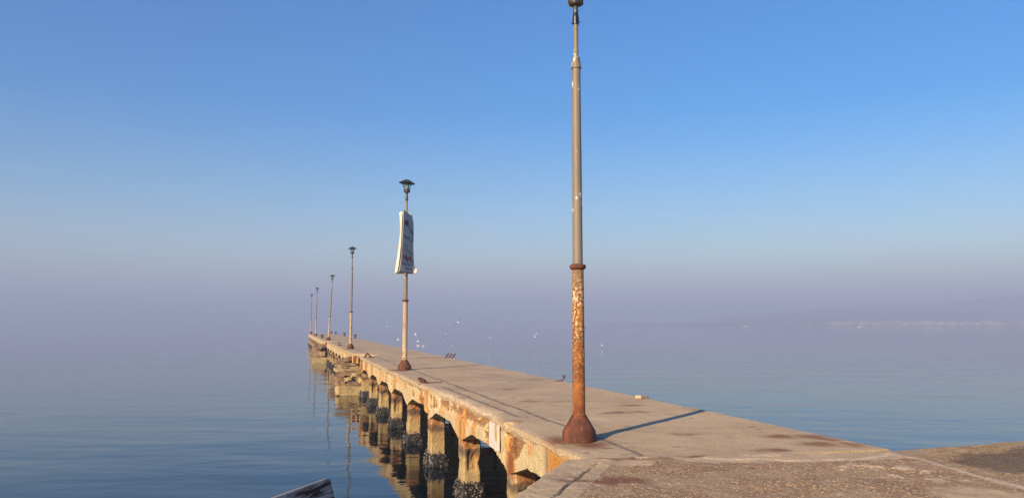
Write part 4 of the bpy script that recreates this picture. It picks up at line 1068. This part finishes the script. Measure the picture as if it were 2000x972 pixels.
# ------------------------------------------------------------------ gulls
def mat_gull():
    n = NT('gull_plumage'); c = n.attr('tone')
    return n.done(n.ramp(c, [(0.0, (0.03, 0.03, 0.03)), (0.4, (0.22, 0.23, 0.25)), (0.7, (0.60, 0.59, 0.58)), (1, (0.74, 0.73, 0.71))]), 0.7)
M['gull'] = mat_gull()
def make_gull(dih_l, dih_r, fold=0.0, wing_tone=0.55):
    # one continuous surface: a lofted body whose side faces are drawn out into wings; faces +y
    bm = bmesh.new(); tl = bm.verts.layers.float.new('tone')
    stn = [(-0.24, 0.012, 0.006, 0.0), (-0.17, 0.035, 0.018, 0.0), (-0.08, 0.055, 0.05, -0.005), (0.02, 0.062, 0.06, -0.01), (0.10, 0.05, 0.052, 0.0), (0.15, 0.034, 0.036, 0.018), (0.19, 0.034, 0.034, 0.028), (0.22, 0.018, 0.018, 0.024), (0.25, 0.004, 0.004, 0.018)]
    rings = []
    for (y, rx, rz, dz) in stn:
        rg = []
        for k in range(8):
            a_ = 2 * math.pi * (k + 0.5) / 8
            v = bm.verts.new((rx * math.cos(a_), y, rz * math.sin(a_) + dz)); v[tl] = 0.95 if y < 0.2 else (0.2 if y > 0.235 else 0.9); rg.append(v)
        rings.append(rg)
    faces = {}
    for i in range(len(rings) - 1):
        for k in range(8): faces[i, k] = bm.faces.new((rings[i][k], rings[i][(k + 1) % 8], rings[i + 1][(k + 1) % 8], rings[i + 1][k]))
    bm.faces.new(rings[0][::-1]); bm.faces.new(rings[-1])
    bm.normal_update()
    if fold < 0.9:
        for sgn, k, dih in ((1, 7, dih_r), (-1, 3, dih_l)):
            f = faces[3, k]
            secs = [(0.16, 0.02, 1.45, dih), (0.30, 0.03, 1.35, dih), (0.44, -0.03, 0.9, dih * 0.35), (0.54, -0.12, 0.25, dih * 0.1)]
            px, pz, py = 0.0, 0.0, 0.0
            x0 = 0.0; cx = sgn * 0.06; cz = 0.01; cy = 0.06
            lastx = 0.06
            for (x, y, ch, dh) in secs:
                r_ = bmesh.ops.extrude_discrete_faces(bm, faces=[f]); f = r_['faces'][0]
                dxx = x - lastx; lastx = x
                cx += sgn * dxx * math.cos(dh); cz += dxx * math.sin(dh)
                vs_ = sorted(f.verts, key=lambda v: v.co.y)
                ys_ = [-0.055 * ch + y + 0.05, -0.055 * ch + y + 0.05, 0.055 * ch + y + 0.05, 0.055 * ch + y + 0.05]
                hi = sorted(vs_[:2], key=lambda v: v.co.z), sorted(vs_[2:], key=lambda v: v.co.z)
                for pr, yv in ((hi[0], ys_[0]), (hi[1], ys_[2])):
                    for v, dz in zip(pr, (-0.006, 0.006)):
                        v.co = Vector((cx, yv, cz + dz)); v[tl] = (wing_tone if x < 0.4 else 0.15) if dz > 0 else (0.72 if x < 0.45 else 0.3)
    me_o = from_bm('seagull', bm, M['gull'], None, True)
    return me_o
GU = [  # px, py, distance (None: on the water), heading, bank, dihedral l, r, label, wing tone
 (755, 637, 120, 0.6, 0.2, R(35), R(15), 'white gull flying low, left of the banner post', 0.9),
 (778, 664, 115, 1.4, 0.9, R(60), R(45), 'white gull with raised wings between the pier edge and the banner post', 0.95),
 (811, 653, 112, -1.0, 0.7, R(50), R(10), 'white gull banking just right of the banner post', 0.95),
 (816, 667, 118, 0.9, -0.5, R(30), R(30), 'gull gliding above the two gulls afloat near the banner post', 0.8),
 (817, 673, None, 1.2, 0, 0, 0, 'left gull of the two afloat beyond the banner post', 0.6),
 (826.5, 673.5, None, -1.3, 0, 0, 0, 'right gull of the two afloat beyond the banner post', 0.6),
 (872, 654, 110, 2.4, 0.9, R(55), R(20), 'upper white gull of the pair above the three rods', 0.95),
 (870, 667.5, 112, -0.4, -0.9, R(60), R(55), 'lower white gull of the pair, mirrored in the water', 0.95),
 (884, 674.5, 114, 0.8, 0.1, R(50), R(10), 'gull with one dark wing spread low over the water above the three rods', 0.35),
 (895, 629, 78, 0.3, -0.75, R(12), R(22), 'dark winged gull banking highest over the water', 0.05),
 (943, 659, 118, 1.3, 0.1, R(5), R(30), 'left gull of the level flying pair', 0.75),
 (958, 660, 118, 1.7, -0.1, R(-10), R(25), 'right gull of the level flying pair', 0.6),
 (1048, 650.5, 112, 0.2, -0.3, R(-12), R(-18), 'upper gull of the pair flying left of the near lamp post', 0.5),
 (1045.5, 657.5, 120, 1.5, 0.6, R(45), R(30), 'lower white gull of the pair flying left of the near lamp post', 0.95),
 (1176, 674.5, 116, 1.0, 0.4, R(70), R(70), 'tiny white gull, left of the two to the right of the near lamp post', 0.95),
 (1197, 684, 112, 0.1, 1.2, R(20), R(60), 'white gull on edge, right of the two to the right of the near lamp post', 0.95)]
for (px, py, dist, hd, bank, dl_, dr_, lb, wt) in GU:
    if dist is None:
        g = make_gull(0, 0, 1.0); p = on_plane(px, py + 1.5, WATER); g.location = p + Vector((0, 0, 0.045)); g.rotation_euler = (R(6), 0, hd); g.scale = (1.2,) * 3
    else:
        g = make_gull(dl_, dr_, 0, wt); g.location = at_dist(px, py, dist); g.rotation_euler = (R(8), bank, hd); g.scale = (0.95,) * 3
    tag(g, lb, 'gull', 'gulls over the water')

# ------------------------------------------------------------------ small far boats
def make_boat(name, p, hull_col, lb, ln=4.5, rz=0.0, cabin=True):
    root = empty(name, p, rz)
    hm_ = mat_plain(name + '_paint', hull_col, 0.5)
    V = []; st = np.linspace(0, 1, 9)
    for t in st:
        b = 0.75 * math.sin(min(1, 0.35 + t * 0.9) * math.pi * 0.55 + 0.2) if t < 0.98 else 0.04
        b *= (1 - t ** 3)
        b = max(b, 0.03); sh = 0.45 + 0.35 * t ** 2
        y = (t - 0.5) * ln
        V += [(-b, y, sh), (-b * 0.75, y, -0.1), (b * 0.75, y, -0.1), (b, y, sh), (b * 0.8, y, sh - 0.12), (-b * 0.8, y, sh - 0.12)]
    F = grid_faces(9, 6, True) + [tuple(range(5, -1, -1)), tuple(48 + q for q in range(6))]
    pydata('hull', V, F, hm_, root)
    if cabin:
        bm = bmesh.new(); bm_box(bm, Vector((0, -0.3, 0.85)), (0.8, 1.2, 0.9), bevel=0.08); bm_box(bm, Vector((0, -0.3, 1.34)), (0.95, 1.45, 0.06), bevel=0.02)
        from_bm('cabin', bm, M['white'] if hull_col[0] > 0.5 else M['black'], root)
    return tag(root, lb, 'boat')
make_boat('small_boat', on_plane(1141.5, 641, WATER), (0.45, 0.03, 0.04), 'tiny red boat far off just right of the near lamp post', 2.6, 1.4)
make_boat('small_boat', on_plane(1455, 637.2, WATER), (0.8, 0.8, 0.78), 'tiny white boat on the water left of the hazy town', 6.5, 1.3)
make_boat('small_boat', on_plane(1678, 638.4, WATER), (0.8, 0.8, 0.78), 'tiny white boat in front of the hazy town', 5.5, 1.7)

# ------------------------------------------------------------------ far town
rng = random.Random(5)
def town_mesh(kind):
    bm = bmesh.new()
    w_, d, h = [(14, 12, 9), (10, 10, 6.5), (18, 12, 12), (9, 9, 4.5)][kind]
    bm_box(bm, Vector((0, 0, h / 2)), (w_, d, h))
    nf = int(h // 3)
    for f in range(nf):
        bm_box(bm, Vector((0, -d / 2 - 0.6, f * 3 + 2.9)), (w_ * 0.9, 1.2, 0.25))
        for q in range(int(w_ // 3)): bm_box(bm, Vector((-w_ / 2 + 1.7 + q * 3, -d / 2 - 0.01, f * 3 + 1.6)), (1.3, 0.1, 1.5))
    if kind in (1, 3):
        v = [bm.verts.new(p) for p in ((-w_ / 2 - .5, -d / 2 - .5, h + 0.01), (w_ / 2 + .5, -d / 2 - .5, h + 0.01), (w_ / 2 + .5, d / 2 + .5, h + 0.01), (-w_ / 2 - .5, d / 2 + .5, h + 0.01), (-w_ * .2, 0, h + 2), (w_ * .2, 0, h + 2))]
        for f in ((0, 1, 5, 4), (2, 3, 4, 5), (1, 2, 5), (3, 0, 4), (3, 2, 1, 0)): bm.faces.new([v[q] for q in f])
    else:
        bm_box(bm, Vector((w_ * 0.2, 0, h + 1.2)), (3.5, 4, 2.4)); bm_box(bm, Vector((0, 0, h + 0.15)), (w_ + 0.8, d + 0.8, 0.3))
    me = bpy.data.meshes.new('town_building'); bmesh.ops.recalc_face_normals(bm, faces=bm.faces); bm.to_mesh(me); bm.free()
    return me
def mat_town():
    n = NT('town_plaster'); oi = n.node('ShaderNodeObjectInfo')
    return n.done(n.ramp(oi.outputs['Random'], [(0, (0.26, 0.19, 0.16)), (0.4, (0.42, 0.34, 0.29)), (0.7, (0.60, 0.53, 0.47)), (1, (0.26, 0.16, 0.13))]), 0.8)
tm = mat_town(); tmesh = [town_mesh(k) for k in range(4)]
for me in tmesh: me.materials.append(tm)
for i in range(270):
    px = 1565 + 560 * (i / 270) + rng.uniform(-3, 3)
    if rng.random() < 0.12 and px < 1640: continue
    row = i % 3
    y = SH_Y + 25 + row * 38 + rng.uniform(-8, 8); x = (px - 1000) / 1500 * y
    o = bpy.data.objects.new('town_building', tmesh[rng.choice((0, 1, 1, 1, 2, 3, 3, 3))]); C.objects.link(o)
    o.scale = (0.72, 0.72, 0.85 * min(1.0, 0.3 + (px - 1560) / 170)); o.location = (x, y, WATER + 1.0 + row * 0.8); o.rotation_euler.z = rng.uniform(-0.5, 0.2)
    tag(o, 'pale building in the hazy town along the far shore', 'building', 'buildings of the hazy town on the far shore')
